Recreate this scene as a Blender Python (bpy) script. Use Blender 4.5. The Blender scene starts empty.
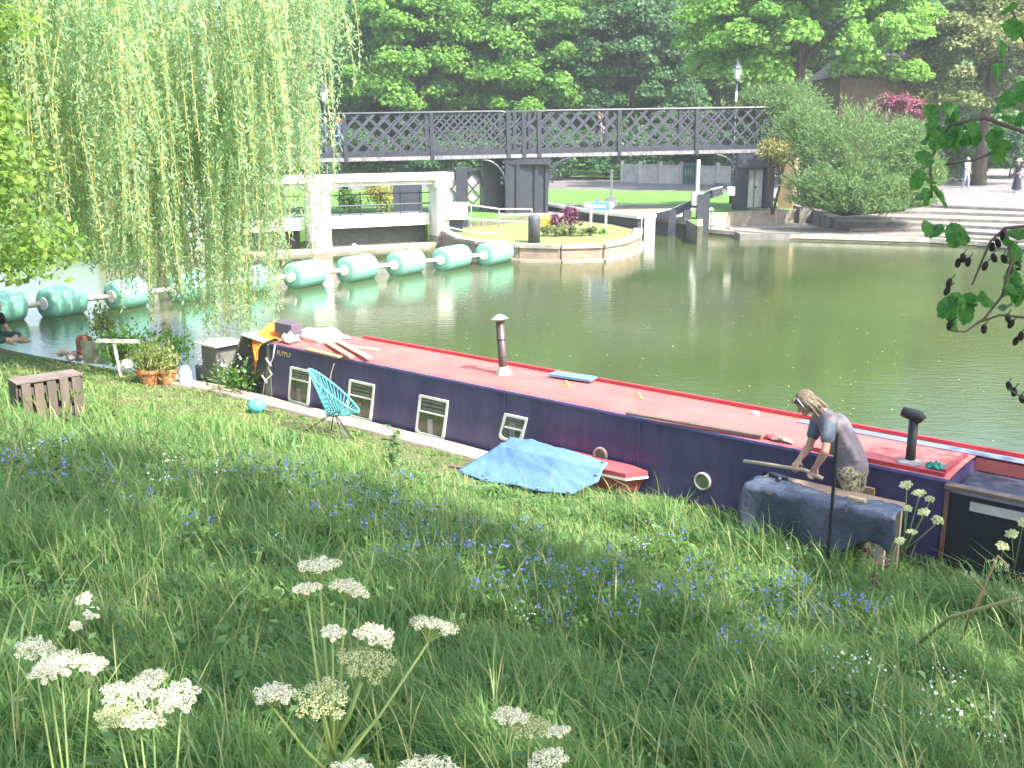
import bpy, bmesh, math, random
import numpy as np
from mathutils import Vector, Matrix
random.seed(7); rng = np.random.default_rng(7)
S = bpy.context.scene
COL = S.collection
# ------------------------------------------------------------------ camera, sky, sun, exposure
F = 1060.0; HOR = 120.0; H = 4.6
TH = math.atan((384 - HOR) / F)
cd = bpy.data.cameras.new('camera'); cam = bpy.data.objects.new('camera', cd); COL.objects.link(cam)
cam.location = (0, 0, H); cam.rotation_euler = (math.pi/2 - TH, 0, 0)
cd.sensor_width = 36; cd.lens = F / 1024 * 36; cd.clip_start = .05; cd.clip_end = 2000
S.camera = cam
SUN_EL = 52.0
SUN = Vector((.74*math.cos(math.radians(SUN_EL)), -.673*math.cos(math.radians(SUN_EL)), math.sin(math.radians(SUN_EL)))).normalized()
W_ = bpy.data.worlds.new('World'); S.world = W_; W_.use_nodes = True
nt = W_.node_tree; bg = nt.nodes['Background']
sky = nt.nodes.new('ShaderNodeTexSky'); sky.sky_type = 'NISHITA'; sky.sun_disc = False
sky.sun_elevation = math.radians(SUN_EL); sky.sun_rotation = math.atan2(SUN.x, SUN.y)
sky.air_density = 1.3; sky.dust_density = 3.0
nt.links.new(sky.outputs[0], bg.inputs[0]); bg.inputs[1].default_value = .15
ld = bpy.data.lights.new('sun', 'SUN'); ld.energy = 3.8; ld.angle = math.radians(.5); ld.color = (1, .96, .88)
sun = bpy.data.objects.new('sun', ld); COL.objects.link(sun); sun.location = (30, -22, 50)
sun.rotation_euler = SUN.to_track_quat('Z', 'Y').to_euler()
S.view_settings.view_transform = 'Standard'; S.view_settings.look = 'None'
S.view_settings.gamma = 1; S.view_settings.use_curve_mapping = False
S.view_settings.exposure = 1.85
S.cycles.max_bounces = 6; S.cycles.transparent_max_bounces = 8; S.cycles.volume_bounces = 0
S.cycles.use_denoising = True

# ------------------------------------------------------------------ geometry helpers
def ray(px, py):
    x = (px - 512) / F; y = (384 - py) / F
    return Vector((x, math.cos(TH) + y*math.sin(TH), -math.sin(TH) + y*math.cos(TH)))
CAM = Vector((0, 0, H))
def at(px, py, z):
    r = ray(px, py); return CAM + r * ((z - H) / r.z)
def W(px, py, dep): return CAM + ray(px, py) * dep
def V(*a): return Vector(a)
ORG = {}
def link(o, parent=None, org=None):
    COL.objects.link(o)
    if parent is not None:
        o.parent = parent; ORG[o.name] = ORG[parent.name]
    else: ORG[o.name] = Vector(org) if org is not None else Vector((0, 0, 0))
    return o
def tag(o, label=None, cat=None, group=None, kind=None):
    if label: o['label'] = label
    if cat: o['category'] = cat
    if group: o['group'] = group
    if kind: o['kind'] = kind
    return o
def thing(name, loc, label, cat, group=None):
    o = bpy.data.objects.new(name, None); o.empty_display_size = .2; o.location = loc
    link(o, None, loc); return tag(o, label, cat, group)
def finish(me, name, mat, parent, base, smooth):
    n = len(me.vertices); co = np.empty(n*3, np.float32); me.vertices.foreach_get('co', co); co = co.reshape(-1, 3)
    if parent is not None: org = ORG[parent.name]
    elif base == 'auto': org = Vector((float(co[:, 0].mean()), float(co[:, 1].mean()), float(co[:, 2].min())))
    else: org = Vector((0, 0, 0))
    co -= np.array(org, np.float32); me.vertices.foreach_set('co', co.ravel())
    for m in (mat if isinstance(mat, (list, tuple)) else [mat]): me.materials.append(m)
    if smooth: me.polygons.foreach_set('use_smooth', [True]*len(me.polygons))
    me.update()
    o = bpy.data.objects.new(name, me)
    if parent is None: o.location = org
    link(o, parent, org); return o
def obj(name, bm, mat, parent=None, base='auto', smooth=False):
    me = bpy.data.meshes.new(name); bm.normal_update(); bm.to_mesh(me); bm.free()
    return finish(me, name, mat, parent, base, smooth)
def npobj(name, verts, quads, mat, parent=None, base='auto', uvrnd=None, smooth=False):
    me = bpy.data.meshes.new(name); nv = len(verts); nf, k = quads.shape
    me.vertices.add(nv); me.vertices.foreach_set('co', verts.astype(np.float32).ravel())
    me.loops.add(nf*k); me.loops.foreach_set('vertex_index', quads.astype(np.int32).ravel())
    me.polygons.add(nf); me.polygons.foreach_set('loop_start', np.arange(0, nf*k, k, dtype=np.int32))
    me.polygons.foreach_set('loop_total', np.full(nf, k, np.int32))
    if uvrnd is not None:
        a = me.attributes.new('rnd', 'FLOAT', 'FACE'); a.data.foreach_set('value', uvrnd.astype(np.float32))
    me.update(calc_edges=True)
    return finish(me, name, mat, parent, base, smooth)
def box(bm, c, size, ax=None, bevel=0):
    """box centred at c, size (x,y,z), axes ax = (X,Y,Z) unit vectors"""
    X, Y, Z = ax or (V(1,0,0), V(0,1,0), V(0,0,1)); c = Vector(c); vs = []
    for i in (-1, 1):
        for j in (-1, 1):
            for k in (-1, 1): vs.append(bm.verts.new(c + X*(i*size[0]/2) + Y*(j*size[1]/2) + Z*(k*size[2]/2)))
    fs = [bm.faces.new([vs[a] for a in q]) for q in ((0,1,3,2),(4,6,7,5),(0,4,5,1),(2,3,7,6),(0,2,6,4),(1,5,7,3))]
    if bevel:
        es = list({e for f in fs for e in f.edges})
        bmesh.ops.bevel(bm, geom=es, offset=bevel, segments=1, affect='EDGES')
def frame(d, up=V(0,0,1)):
    Z = Vector(d).normalized()
    X = Z.cross(up)
    if X.length < 1e-3: X = V(1,0,0)
    X.normalize(); Y = Z.cross(X).normalized(); return X, Y, Z
def bar(bm, p, q, w, t=None, up=V(0,0,1)):
    p = Vector(p); q = Vector(q); X, Y, Z = frame(q-p, up)
    box(bm, (p+q)/2, (w, t or w, (q-p).length), (X, Y, Z))
def tube(bm, pts, rs, n=8, caps=True):
    pts = [Vector(p) for p in pts]
    if not isinstance(rs, (list, tuple)): rs = [rs]*len(pts)
    rings = []; prevX = None
    for i, p in enumerate(pts):
        d = (pts[min(i+1, len(pts)-1)] - pts[max(i-1, 0)])
        X, Y, Z = frame(d)
        if prevX is not None:
            X = (prevX - Z*prevX.dot(Z));
            X = X.normalized() if X.length > 1e-4 else frame(d)[0]; Y = Z.cross(X)
        prevX = X
        rings.append([bm.verts.new(p + (X*math.cos(a) + Y*math.sin(a))*rs[i]) for a in [2*math.pi*k/n for k in range(n)]])
    for a, b in zip(rings, rings[1:]):
        for k in range(n): bm.faces.new((a[k], a[(k+1) % n], b[(k+1) % n], b[k]))
    if caps and n > 2:
        bm.faces.new(rings[0][::-1]); bm.faces.new(rings[-1])
def lathe(bm, c, prof, axis=V(0,0,1), n=20):
    c = Vector(c); pts = [c + Vector(axis).normalized()*h for r, h in prof]
    X, Y, Z = frame(axis); rings = []
    for (r, h), p in zip(prof, pts):
        rings.append([bm.verts.new(p + (X*math.cos(a)+Y*math.sin(a))*max(r, 1e-4)) for a in [2*math.pi*k/n for k in range(n)]])
    for a, b in zip(rings, rings[1:]):
        for k in range(n): bm.faces.new((a[k], a[(k+1) % n], b[(k+1) % n], b[k]))
    bm.faces.new(rings[0][::-1]); bm.faces.new(rings[-1])
def prism(bm, pts, lo, hi=None):
    """polygon pts (xy or xyz) extruded from z lo to hi"""
    a = [bm.verts.new((p[0], p[1], lo)) for p in pts]; b = [bm.verts.new((p[0], p[1], hi)) for p in pts]
    n = len(pts); bm.faces.new(b); bm.faces.new(a[::-1])
    for i in range(n): bm.faces.new((a[i], a[(i+1) % n], b[(i+1) % n], b[i]))
    bmesh.ops.recalc_face_normals(bm, faces=bm.faces[:])
def slab(bm, pts, t, nrm=None):
    """flat polygon given by 3d points, thickness t along nrm"""
    pts = [Vector(p) for p in pts]; nrm = nrm or (pts[1]-pts[0]).cross(pts[2]-pts[0]).normalized()
    a = [bm.verts.new(p) for p in pts]; b = [bm.verts.new(p + nrm*t) for p in pts]; n = len(pts)
    fs = [bm.faces.new(b), bm.faces.new(a[::-1])]
    for i in range(n): fs.append(bm.faces.new((a[i], a[(i+1) % n], b[(i+1) % n], b[i])))
    bmesh.ops.recalc_face_normals(bm, faces=fs)
def ball(bm, c, r, seg=12, sc=(1,1,1), ax=None):
    X, Y, Z = ax or (V(1,0,0), V(0,1,0), V(0,0,1)); c = Vector(c)
    g = bmesh.ops.create_uvsphere(bm, u_segments=seg, v_segments=max(6, seg*2//3), radius=r)
    for v in g['verts']: v.co = c + X*(v.co.x*sc[0]) + Y*(v.co.y*sc[1]) + Z*(v.co.z*sc[2])
def NB(): return bmesh.new()

# ------------------------------------------------------------------ materials
MATS = {}
def mat(name, c1, c2=None, rough=.7, scale=6, metal=0, bump=0, detail=4, stretch=(1,1,1), spec=.5, c3=None, transl=0, emis=None):
    if name in MATS: return MATS[name]
    m = bpy.data.materials.new(name); m.use_nodes = True; t = m.node_tree; b = t.nodes['Principled BSDF']
    b.inputs['Roughness'].default_value = rough; b.inputs['Metallic'].default_value = metal
    b.inputs['Specular IOR Level'].default_value = spec
    tc = t.nodes.new('ShaderNodeTexCoord'); mp = t.nodes.new('ShaderNodeMapping'); mp.inputs['Scale'].default_value = stretch
    t.links.new(tc.outputs['Object'], mp.inputs[0])
    nz = t.nodes.new('ShaderNodeTexNoise'); nz.inputs['Scale'].default_value = scale; nz.inputs['Detail'].default_value = detail
    nz.inputs['Roughness'].default_value = .65
    t.links.new(mp.outputs[0], nz.inputs[0])
    cr = t.nodes.new('ShaderNodeValToRGB'); cr.color_ramp.elements[0].position = .32; cr.color_ramp.elements[1].position = .68
    c2 = c2 or tuple(x*.75 for x in c1)
    cr.color_ramp.elements[0].color = (*c2, 1); cr.color_ramp.elements[1].color = (*c1, 1)
    if c3:
        e = cr.color_ramp.elements.new(.82); e.color = (*c3, 1)
    t.links.new(nz.outputs[0], cr.inputs[0]); t.links.new(cr.outputs[0], b.inputs['Base Color'])
    if bump:
        bp = t.nodes.new('ShaderNodeBump'); bp.inputs['Strength'].default_value = bump; bp.inputs['Distance'].default_value = .02
        n2 = t.nodes.new('ShaderNodeTexNoise'); n2.inputs['Scale'].default_value = scale*4; n2.inputs['Detail'].default_value = 6
        t.links.new(mp.outputs[0], n2.inputs[0]); t.links.new(n2.outputs[0], bp.inputs['Height']); t.links.new(bp.outputs[0], b.inputs['Normal'])
    MATS[name] = m; return m
def leafmat(name, ca, cb, transl=.35, rough=.5, patch=.6, cc=None):
    if name in MATS: return MATS[name]
    m = bpy.data.materials.new(name); m.use_nodes = True; t = m.node_tree; b = t.nodes['Principled BSDF']; out = t.nodes['Material Output']
    b.inputs['Roughness'].default_value = rough; b.inputs['Specular IOR Level'].default_value = .35
    at_ = t.nodes.new('ShaderNodeAttribute'); at_.attribute_name = 'rnd'
    tc = t.nodes.new('ShaderNodeNewGeometry'); nz = t.nodes.new('ShaderNodeTexNoise'); nz.inputs['Scale'].default_value = patch; nz.inputs['Detail'].default_value = 3
    t.links.new(tc.outputs['Position'], nz.inputs[0])
    ad = t.nodes.new('ShaderNodeMath'); ad.operation = 'ADD'; t.links.new(at_.outputs['Fac'], ad.inputs[0]); t.links.new(nz.outputs[0], ad.inputs[1])
    ml = t.nodes.new('ShaderNodeMath'); ml.operation = 'MULTIPLY'; ml.inputs[1].default_value = .5; t.links.new(ad.outputs[0], ml.inputs[0])
    cr = t.nodes.new('ShaderNodeValToRGB'); cr.color_ramp.elements[0].position = .2; cr.color_ramp.elements[1].position = .72
    cr.color_ramp.elements[0].color = (*ca, 1); cr.color_ramp.elements[1].color = (*cb, 1)
    if cc:
        e = cr.color_ramp.elements.new(.8); e.color = (*cc, 1)
    t.links.new(ml.outputs[0], cr.inputs[0]); t.links.new(cr.outputs[0], b.inputs['Base Color'])
    tr = t.nodes.new('ShaderNodeBsdfTranslucent'); hs = t.nodes.new('ShaderNodeHueSaturation'); hs.inputs['Value'].default_value = 1.6; hs.inputs['Hue'].default_value = .497
    t.links.new(cr.outputs[0], hs.inputs['Color']); t.links.new(hs.outputs[0], tr.inputs[0])
    mx = t.nodes.new('ShaderNodeMixShader'); mx.inputs[0].default_value = transl
    t.links.new(b.outputs[0], mx.inputs[1]); t.links.new(tr.outputs[0], mx.inputs[2]); t.links.new(mx.outputs[0], out.inputs[0])
    MATS[name] = m; return m
white = mat('white_paint', (.78,.77,.72), (.6,.58,.52), .5, 3, bump=.1)
black = mat('black_iron', (.05,.055,.07), (.03,.033,.045), .45, 5)
iron = mat('grey_iron', (.04,.045,.06), (.022,.026,.038), .5, 4, bump=.1)
pipe_m = mat('weathered_girder', (.34,.33,.33), (.1,.1,.12), .6, 3, bump=.2, stretch=(3,3,1))
concrete = mat('concrete', (.42,.37,.30), (.24,.21,.16), .9, 2.5, bump=.4)
stone = mat('edge_stone', (.44,.38,.31), (.22,.19,.14), .9, 1.8, bump=.5)
wetstone = mat('mossy_wall', (.17,.16,.11), (.08,.09,.05), .85, 2, bump=.6)
wood = mat('weathered_wood', (.17,.135,.105), (.075,.06,.045), .85, 4, bump=.4, stretch=(1,1,.15))
plankm = mat('pale_plank', (.62,.45,.28), (.42,.29,.17), .75, 5, bump=.2, stretch=(.3,.3,1))
bark = mat('bark', (.13,.10,.07), (.05,.04,.03), .95, 6, bump=.8, stretch=(1,1,.25))

# ------------------------------------------------------------------ boat frame and terrain
RZ = 1.25
N0 = at(270, 342.5, RZ); N1 = at(949, 479, RZ)
D = (N1 - N0); LB = D.length; D.normalize(); NN = V(-D.y, D.x, 0)      # NN points to the water
def B(s, w, z): return V(N0.x, N0.y, 0) + D*s + NN*w + V(0,0,z)
def su(x, y):
    v = V(x - N0.x, y - N0.y, 0); return v.dot(D), -v.dot(NN)
def edge_u(s):
    if s > -1: return .1
    t = min(1, (-1 - s)/6); return .1 + .85*t
def sstep(a, b, x):
    t = min(1, max(0, (x-a)/(b-a))); return t*t*(3-2*t)
def hn(x, y):
    return (math.sin(x*1.3+.7)*math.cos(y*1.1+.3)*.5 + math.sin(x*2.7+y*1.9)*.25 + math.cos(x*.5-y*.8)*.5)
def terr(s, u):
    base = .36
    if u > .8: base += 2.65*((u-.8)/9.2)**1.12 if u < 10 else 2.65 + (u-10)*.06
    rough = sstep(.9, 2.5, u)*.07*hn(s, u*1.2)
    flat = sstep(-1.5, -6, s) * sstep(7, 2, u) * -.0
    return base + rough + flat
def terr_xy(x, y):
    s, u = su(x, y); return terr(s, u)
def G(px, py):
    r = ray(px, py); t = 1.0
    while t < 60:
        p = CAM + r*t
        if p.z <= terr_xy(p.x, p.y): break
        t += .03
    return p
# near bank
bm = NB(); ss = [-70, -40, -25] + [-16 + i*.4 for i in range(105)] + [32, 45, 70]
us = [0, .25, .5, .75] + [1 + i*.4 for i in range(36)] + [20, 30, 60]
grid = []
for s in ss:
    e = edge_u(s); row = [bm.verts.new(B(s, -e, -1.4))]
    for u in us:
        uu = e + u; row.append(bm.verts.new(B(s, -uu, terr(s, uu))))
    grid.append(row)
for a, b in zip(grid, grid[1:]):
    for i in range(len(a)-1): bm.faces.new((a[i], b[i], b[i+1], a[i+1]))
bmesh.ops.recalc_face_normals(bm, faces=bm.faces[:])
soil = mat('grassy_soil', (.075,.11,.03), (.12,.10,.055), .95, 1.2, bump=.6)
tag(obj('near_bank', bm, soil, base=None, smooth=True), kind='structure')
# towpath edging strip beside the boat
bm = NB(); prev = None
for i in range(23):
    s = -2.5 + i*.35
    e = edge_u(s) - .03; row = [B(s, -e, .0), B(s, -e, .40), B(s, -(e+.34), .405), B(s, -(e+.38), .2)]
    row = [bm.verts.new(p + V(0,0,random.uniform(-.006,.006))) for p in row]
    if prev:
        for k in range(3): bm.faces.new((prev[k], row[k], row[k+1], prev[k+1]))
    prev = row
bmesh.ops.recalc_face_normals(bm, faces=bm.faces[:])
pathm = mat('towpath_concrete', (.38,.31,.25), (.26,.21,.165), .9, 3.6, bump=.5)
tag(obj('towpath', bm, pathm, base=None), kind='structure')
# river bed and water
bm = NB(); prism(bm, [(-900,-900),(900,-900),(900,1500),(-900,1500)], -2.2, -1.3)
tag(obj('riverbed', bm, mat('mud', (.08,.08,.05)), base=None), kind='structure')
wm = bpy.data.materials.new('river_water'); wm.use_nodes = True; t = wm.node_tree; b = t.nodes['Principled BSDF']
b.inputs['Base Color'].default_value = (.075,.105,.035,1); b.inputs['Roughness'].default_value = .04; b.inputs['IOR'].default_value = 1.42
g = t.nodes.new('ShaderNodeNewGeometry'); mp = t.nodes.new('ShaderNodeMapping'); mp.inputs['Scale'].default_value = (1, 2.2, 1); mp.inputs['Rotation'].default_value = (0,0,.25)
t.links.new(g.outputs['Position'], mp.inputs[0])
n1 = t.nodes.new('ShaderNodeTexNoise'); n1.inputs['Scale'].default_value = 2.4; n1.inputs['Detail'].default_value = 5; n1.inputs['Roughness'].default_value = .6
t.links.new(mp.outputs[0], n1.inputs[0])
n3 = t.nodes.new('ShaderNodeTexNoise'); n3.inputs['Scale'].default_value = .12; n3.inputs['Detail'].default_value = 2
t.links.new(g.outputs['Position'], n3.inputs[0])
mr = t.nodes.new('ShaderNodeMapRange'); mr.inputs[1].default_value = .35; mr.inputs[2].default_value = .65; mr.inputs[3].default_value = .05; mr.inputs[4].default_value = .24
t.links.new(n3.outputs[0], mr.inputs[0])
bp = t.nodes.new('ShaderNodeBump'); bp.inputs['Distance'].default_value = .05; t.links.new(mr.outputs[0], bp.inputs['Strength'])
t.links.new(n1.outputs[0], bp.inputs['Height']); t.links.new(bp.outputs[0], b.inputs['Normal'])
cr = t.nodes.new('ShaderNodeValToRGB'); cr.color_ramp.elements[0].color = (.042,.062,.022,1); cr.color_ramp.elements[1].color = (.06,.084,.028,1)
cr.color_ramp.elements[0].position = .35; cr.color_ramp.elements[1].position = .65
t.links.new(n3.outputs[0], cr.inputs[0]); t.links.new(cr.outputs[0], b.inputs['Base Color'])
bm = NB(); vs = [bm.verts.new(p) for p in ((-400,-60,0),(400,-60,0),(400,400,0),(-400,400,0))]; bm.faces.new(vs)
tag(obj('water', bm, wm, base=None), kind='structure')
# far side
GZ = .7
lawnm = mat('lawn', (.11,.24,.035), (.07,.16,.028), .9, .6, bump=.5)
fe = [(-300,231),(60,229),(180,228),(300,226),(440,223),(480,221),(540,214),(600,213),(650,215),(688,219),(700,226)]
pts = [at(x, y, GZ) for x, y in fe]
right = [(705,231),(760,236),(850,238.5),(930,241),(980,244),(1024,248),(1150,262),(1400,285)]
rp = [at(x, y, .12) for x, y in right]
tz = .12
bm = NB(); prism(bm, [(p.x,p.y) for p in pts] + [(p.x+.2,p.y+1.0) for p in rp] + [(500,rp[-1].y),(500,1400),(-500,1400),(-500,pts[0].y)], -1.3, GZ)
# carve the right side lower: that part is the terrace; rebuild far ground as two prisms
bm.free(); bm = NB()
back = at(700, 214, GZ)
prism(bm, [(p.x,p.y) for p in pts] + [(back.x,back.y),(at(900,214,GZ).x, at(900,206,GZ).y),(at(1024,209,.84).x+2, at(1024,206,.84).y+1),(500,60),(500,1400),(-500,1400),(-500,pts[0].y)], -1.3, GZ)
tag(obj('far_ground', bm, [lawnm], base=None), kind='structure')
bm = NB(); tp = [(p.x,p.y) for p in rp]
bk = [(at(x,y,.3).x, at(x,y,.3).y) for x, y in ((1400,205),(1024,205),(900,203),(780,206),(690,212))]
prism(bm, tp + bk, -1.3, tz+.0)
terr_m = mat('terrace_paving', (.27,.24,.20), (.18,.155,.125), .9, 1.0, bump=.4)
tag(obj('terrace', bm, terr_m, base=None), kind='structure')
# stone kerb along the terrace edge
t_ = thing('edging_kerb', rp[2], 'pale stone kerb along the water edge of the stepped terrace', 'kerb')
bm = NB()
for a, c in zip(rp[:-1], rp[1:]): bar(bm, a+V(0,0,.04), c+V(0,0,.04), .35, .16)
obj('coping', bm, mat('kerb_pale', (.55,.5,.42), (.3,.27,.2), .9, 1.5, bump=.4), t_)
bm = NB()
for a, c in zip(rp[:-1], rp[1:]): bar(bm, a+V(0,-.03,-.3), c+V(0,-.03,-.3), .3, .45)
obj('wet_wall', bm, wetstone, t_)
# steps
risers = [((740,234),(850,234.5),(930,235.5),(1024,240)), ((850,228),(880,228),(930,229),(1024,235)), ((840,222),(887,222.5),(930,223.5),(1024,228)),
          ((830,217),(895,217),(930,218),(1024,221)), ((820,211.5),(890,211),(930,211.5),(1024,214.5)), ((800,207),(890,204.5),(930,205),(1024,209))]
stepm = mat('step_stone', (.24,.22,.20), (.13,.12,.10), .9, 2.5, bump=.6)
for i, r in enumerate(risers):
    z = .24 + .12*i; P = [at(x, y, z) for x, y in r]; e = (P[-1]-P[-2]).normalized()
    P.append(P[-1] + e*16)
    bm = NB(); bkp = [at(x, y-7, z+.0) for x, y in r]
    prism(bm, [(p.x,p.y) for p in P] + [(P[-1].x+3, P[-1].y+6)] + [(p.x, max(p.y+2.6, 0)) for p in reversed(P[:-1])], -.5, z)
    tag(obj('steps', bm, stepm, base=None), kind='structure')
bm = NB(); P = [at(x, y, .84) for x, y in risers[-1]]
prism(bm, [(p.x+ (0 if k else .4),p.y+.35) for k, p in enumerate(P)] + [(P[-1].x+17,P[-1].y-3),(90,60),(90,85),(P[0].x-1,85)], .3, .85)
tag(obj('plaza', bm, mat('tarmac_pinkish', (.20,.18,.185), (.15,.135,.14), .9, .8, bump=.2), base=None), kind='structure')
# path on the far side
bm = NB(); q = [(300,190),(545,189),(640,190.5),(740,192),(800,193),(800,184),(740,182.5),(640,179),(545,175),(300,172)]
pp = [at(x, y, GZ+.004) for x, y in q]; prism(bm, [(p.x,p.y) for p in pp], GZ-.2, GZ+.004)
tag(obj('path', bm, mat('path_tarmac', (.16,.14,.145), (.11,.10,.10), .9, 1), base=None), kind='structure')
bm = NB(); q = [(500,216.5),(540,214.5),(600,213.5),(650,215.5),(687,219.4),(690,207),(650,204.5),(590,204),(540,204),(500,208)]
pp = [at(x, y, GZ+.008) for x, y in q]; prism(bm, [(p.x,p.y) for p in pp], GZ-.2, GZ+.008)
tag(obj('lockside_pavement', bm, terr_m, base=None), kind='structure')
T = thing('lock_side_wall', pts[6], 'dark mossy stone wall edging the far side of the lock channel', 'wall')
bm = NB()
for a, c in zip(pts[4:-1], pts[5:]): bar(bm, a+V(0,-.06,-.36), c+V(0,-.06,-.36), .2, .7)
obj('wall_face', bm, wetstone, T)
T = thing('terrace_wall', back, 'low stone wall behind the terrace under the bridge end', 'wall')
bm = NB(); e2_ = V(at(900,214,GZ).x, at(900,206,GZ).y, GZ)
bar(bm, V(pts[-1].x,pts[-1].y,.35), V(back.x,back.y,.35), .2, .72); bar(bm, V(back.x,back.y-.06,.36), V(e2_.x,e2_.y-.06,.36), .2, .72)
obj('wall_face', bm, stone, T)
# lock island
isl = [(446,232),(462,240),(480,243),(520,246),(560,247),(600,246),(622,242),(635,236),(636,230),(610,224),(560,219),(500,215),(450,216),(436,222)]
ip = [at(x, y, .5) for x, y in isl]
bm = NB(); prism(bm, [(p.x,p.y) for p in ip], -1.3, .5)
tag(obj('lock_island', bm, mat('island_lawn', (.19,.2,.07), (.13,.16,.05), .95, .8, bump=.6), base=None), kind='structure')
t_ = thing('island_wall', ip[4], 'low stone retaining wall curving round the lock island', 'wall')
bm = NB()
for a, c in zip(ip[:9], ip[1:9]):
    a2 = a + (a-ip[11]).normalized()*.12; c2 = c + (c-ip[11]).normalized()*.12
    bar(bm, V(a2.x,a2.y,.53), V(c2.x,c2.y,.53), .35, .12)
obj('coping', bm, stone, t_)
bm = NB()
for a, c in zip(ip[:9], ip[1:9]):
    a2 = a + (a-ip[11]).normalized()*.1; c2 = c + (c-ip[11]).normalized()*.1
    bar(bm, V(a2.x,a2.y,.17), V(c2.x,c2.y,.17), .28, .58)
obj('wall_face', bm, mat('brickish_wall', (.36,.27,.2), (.2,.15,.11), .9, 2, bump=.6), t_)
bm = NB()
for a, c in zip(ip[:9], ip[1:9]):
    a2 = a + (a-ip[11]).normalized()*.24; c2 = c + (c-ip[11]).normalized()*.24
    bar(bm, V(a2.x,a2.y,.03), V(c2.x,c2.y,.03), .3, .12)
obj('plinth', bm, stone, t_)

# ------------------------------------------------------------------ foliage
def leaves(centers, nrm, size, aspect=1.0, droop=None, rnd=None, jitter=.6):
    """rhombus leaves at centers (n,3), facing nrm (n,3); size (n,)"""
    n = len(centers); nz = nrm + rng.normal(0, jitter, (n, 3)); nz /= np.linalg.norm(nz, axis=1)[:, None]
    up = rng.normal(0, 1, (n, 3)) if droop is None else droop + rng.normal(0, .25, (n, 3))
    a = up - nz*(up*nz).sum(1)[:, None]; a /= np.linalg.norm(a, axis=1)[:, None] + 1e-9
    bvec = np.cross(nz, a); s = size[:, None]
    v = np.empty((n, 4, 3)); v[:, 0] = centers - a*s*.5; v[:, 2] = centers + a*s*.5
    v[:, 1] = centers + bvec*s*.5*aspect + nz*s*.08 - a*s*.06; v[:, 3] = centers - bvec*s*.5*aspect + nz*s*.08 - a*s*.06
    return v.reshape(-1, 3), np.arange(n*4).reshape(n, 4), (rng.random(n) if rnd is None else rnd)
def crown_pts(center, rad, nclump, per, csize, flat=.5, hollow=.55, keep=None):
    """clumps over the shell of an ellipsoid; returns leaf centres and normals"""
    C, Nn = [], []
    for i in range(nclump):
        d = rng.normal(0, 1, 3); d /= np.linalg.norm(d)
        if d[2] < -.55: d[2] *= -.6
        r = rng.uniform(hollow, 1.0)
        c = np.array(center) + d*np.array(rad)*r
        if keep is not None and not keep(c): continue
        m = int(per*rng.uniform(.6, 1.3)); cs = csize*rng.uniform(.6, 1.3)
        q = rng.normal(0, 1, (m, 3)); q /= np.linalg.norm(q, axis=1)[:, None]
        q *= (rng.random((m, 1))**.4)
        # upper surface of each clump carries most leaves, drooping at the rim
        off = q*np.array([cs, cs, cs*flat]); off[:, 2] -= (q[:, 0]**2 + q[:, 1]**2)*cs*.3
        C.append(c + off); nn = q*.6 + np.array([0, 0, .7]) + d*.4; Nn.append(nn)
    return np.concatenate(C), np.concatenate(Nn)
def tree_trunk(base, top, r, limbs, name='trunk', parent=None, m=None):
    bm = NB(); base = Vector(base); top = Vector(top); P = []
    for i in range(7):
        k = i/6; P.append(base.lerp(top, k) + V(random.uniform(-1,1), random.uniform(-1,1), 0)*r*.35*k)
    tube(bm, P, [r*(1.35 if i == 0 else 1) * (1-.75*i/6) for i in range(7)], 10)
    for e in limbs:
        k = random.uniform(.35, .8); a = base.lerp(top, k); e = Vector(e); mid = a.lerp(e, .5) + V(0,0,(e-a).length*.12)
        rr = r*.45*(1-k*.5); tube(bm, [a, a.lerp(mid,.5)+V(0,0,.05), mid, e], [rr, rr*.75, rr*.55, rr*.15], 7)
    return obj(name, bm, m or bark, parent, smooth=True)
def tree(name, label, base, cz, rad, m, nclump, per, csize, leaf, trunk_r=.3, group=None, cat='tree', jitter=.6, aspect=.75, flat=.5, hollow=.5, lean=(0,0)):
    base = Vector(base); T = thing(name, base, label, cat, group)
    c = (base.x+lean[0], base.y+lean[1], cz)
    C, Nn = crown_pts(c, rad, nclump, per, csize, flat, hollow)
    limbs = [Vector(c) + V(random.uniform(-.6,.6)*rad[0], random.uniform(-.6,.6)*rad[1], random.uniform(-.3,.6)*rad[2]) for _ in range(9)]
    tree_trunk(base - V(0,0,.2), (c[0], c[1], cz + rad[2]*.5), trunk_r, limbs, parent=T)
    v, q, r = leaves(C, Nn, rng.uniform(.6, 1.3, len(C))*leaf, aspect, jitter=jitter)
    npobj('crown', v, q, m, T, uvrnd=r)
    return T
Lb = leafmat('bright_leaf', (.08,.20,.03), (.22,.40,.07), .5)
Lm = leafmat('mid_leaf', (.04,.11,.02), (.11,.22,.04), .4)
Ld = leafmat('dark_leaf', (.035,.10,.04), (.09,.19,.06), .4)
Lv = leafmat('pale_leaf', (.08,.12,.03), (.24,.28,.10), .35, cc=(.4,.4,.2))
def base_at(px, dep, z=GZ):
    p = W(px, HOR, dep); return V(p.x, p.y, z)
BG = 'trees in the park beyond the bridge'
tree('lime_tree', 'bright green lime tree just right of the willow, boughs behind the bridge rail', base_at(418, 76), 9, (6.0,5,7.2), Lb, 260, 260, 1.15, .30, .32, BG)
tree('lime_tree', 'bright yellow green lime tree directly left of the dark evergreen oak', base_at(535, 76), 9, (5.6,5,7.2), Lb, 260, 260, 1.15, .30, .32, BG)
tree('holm_oak', 'dark blue green evergreen oak standing over the centre of the bridge', base_at(632, 75), 8.5, (4.6,4.3,7.2), Ld, 170, 260, 1.1, .26, .3, BG)
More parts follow.
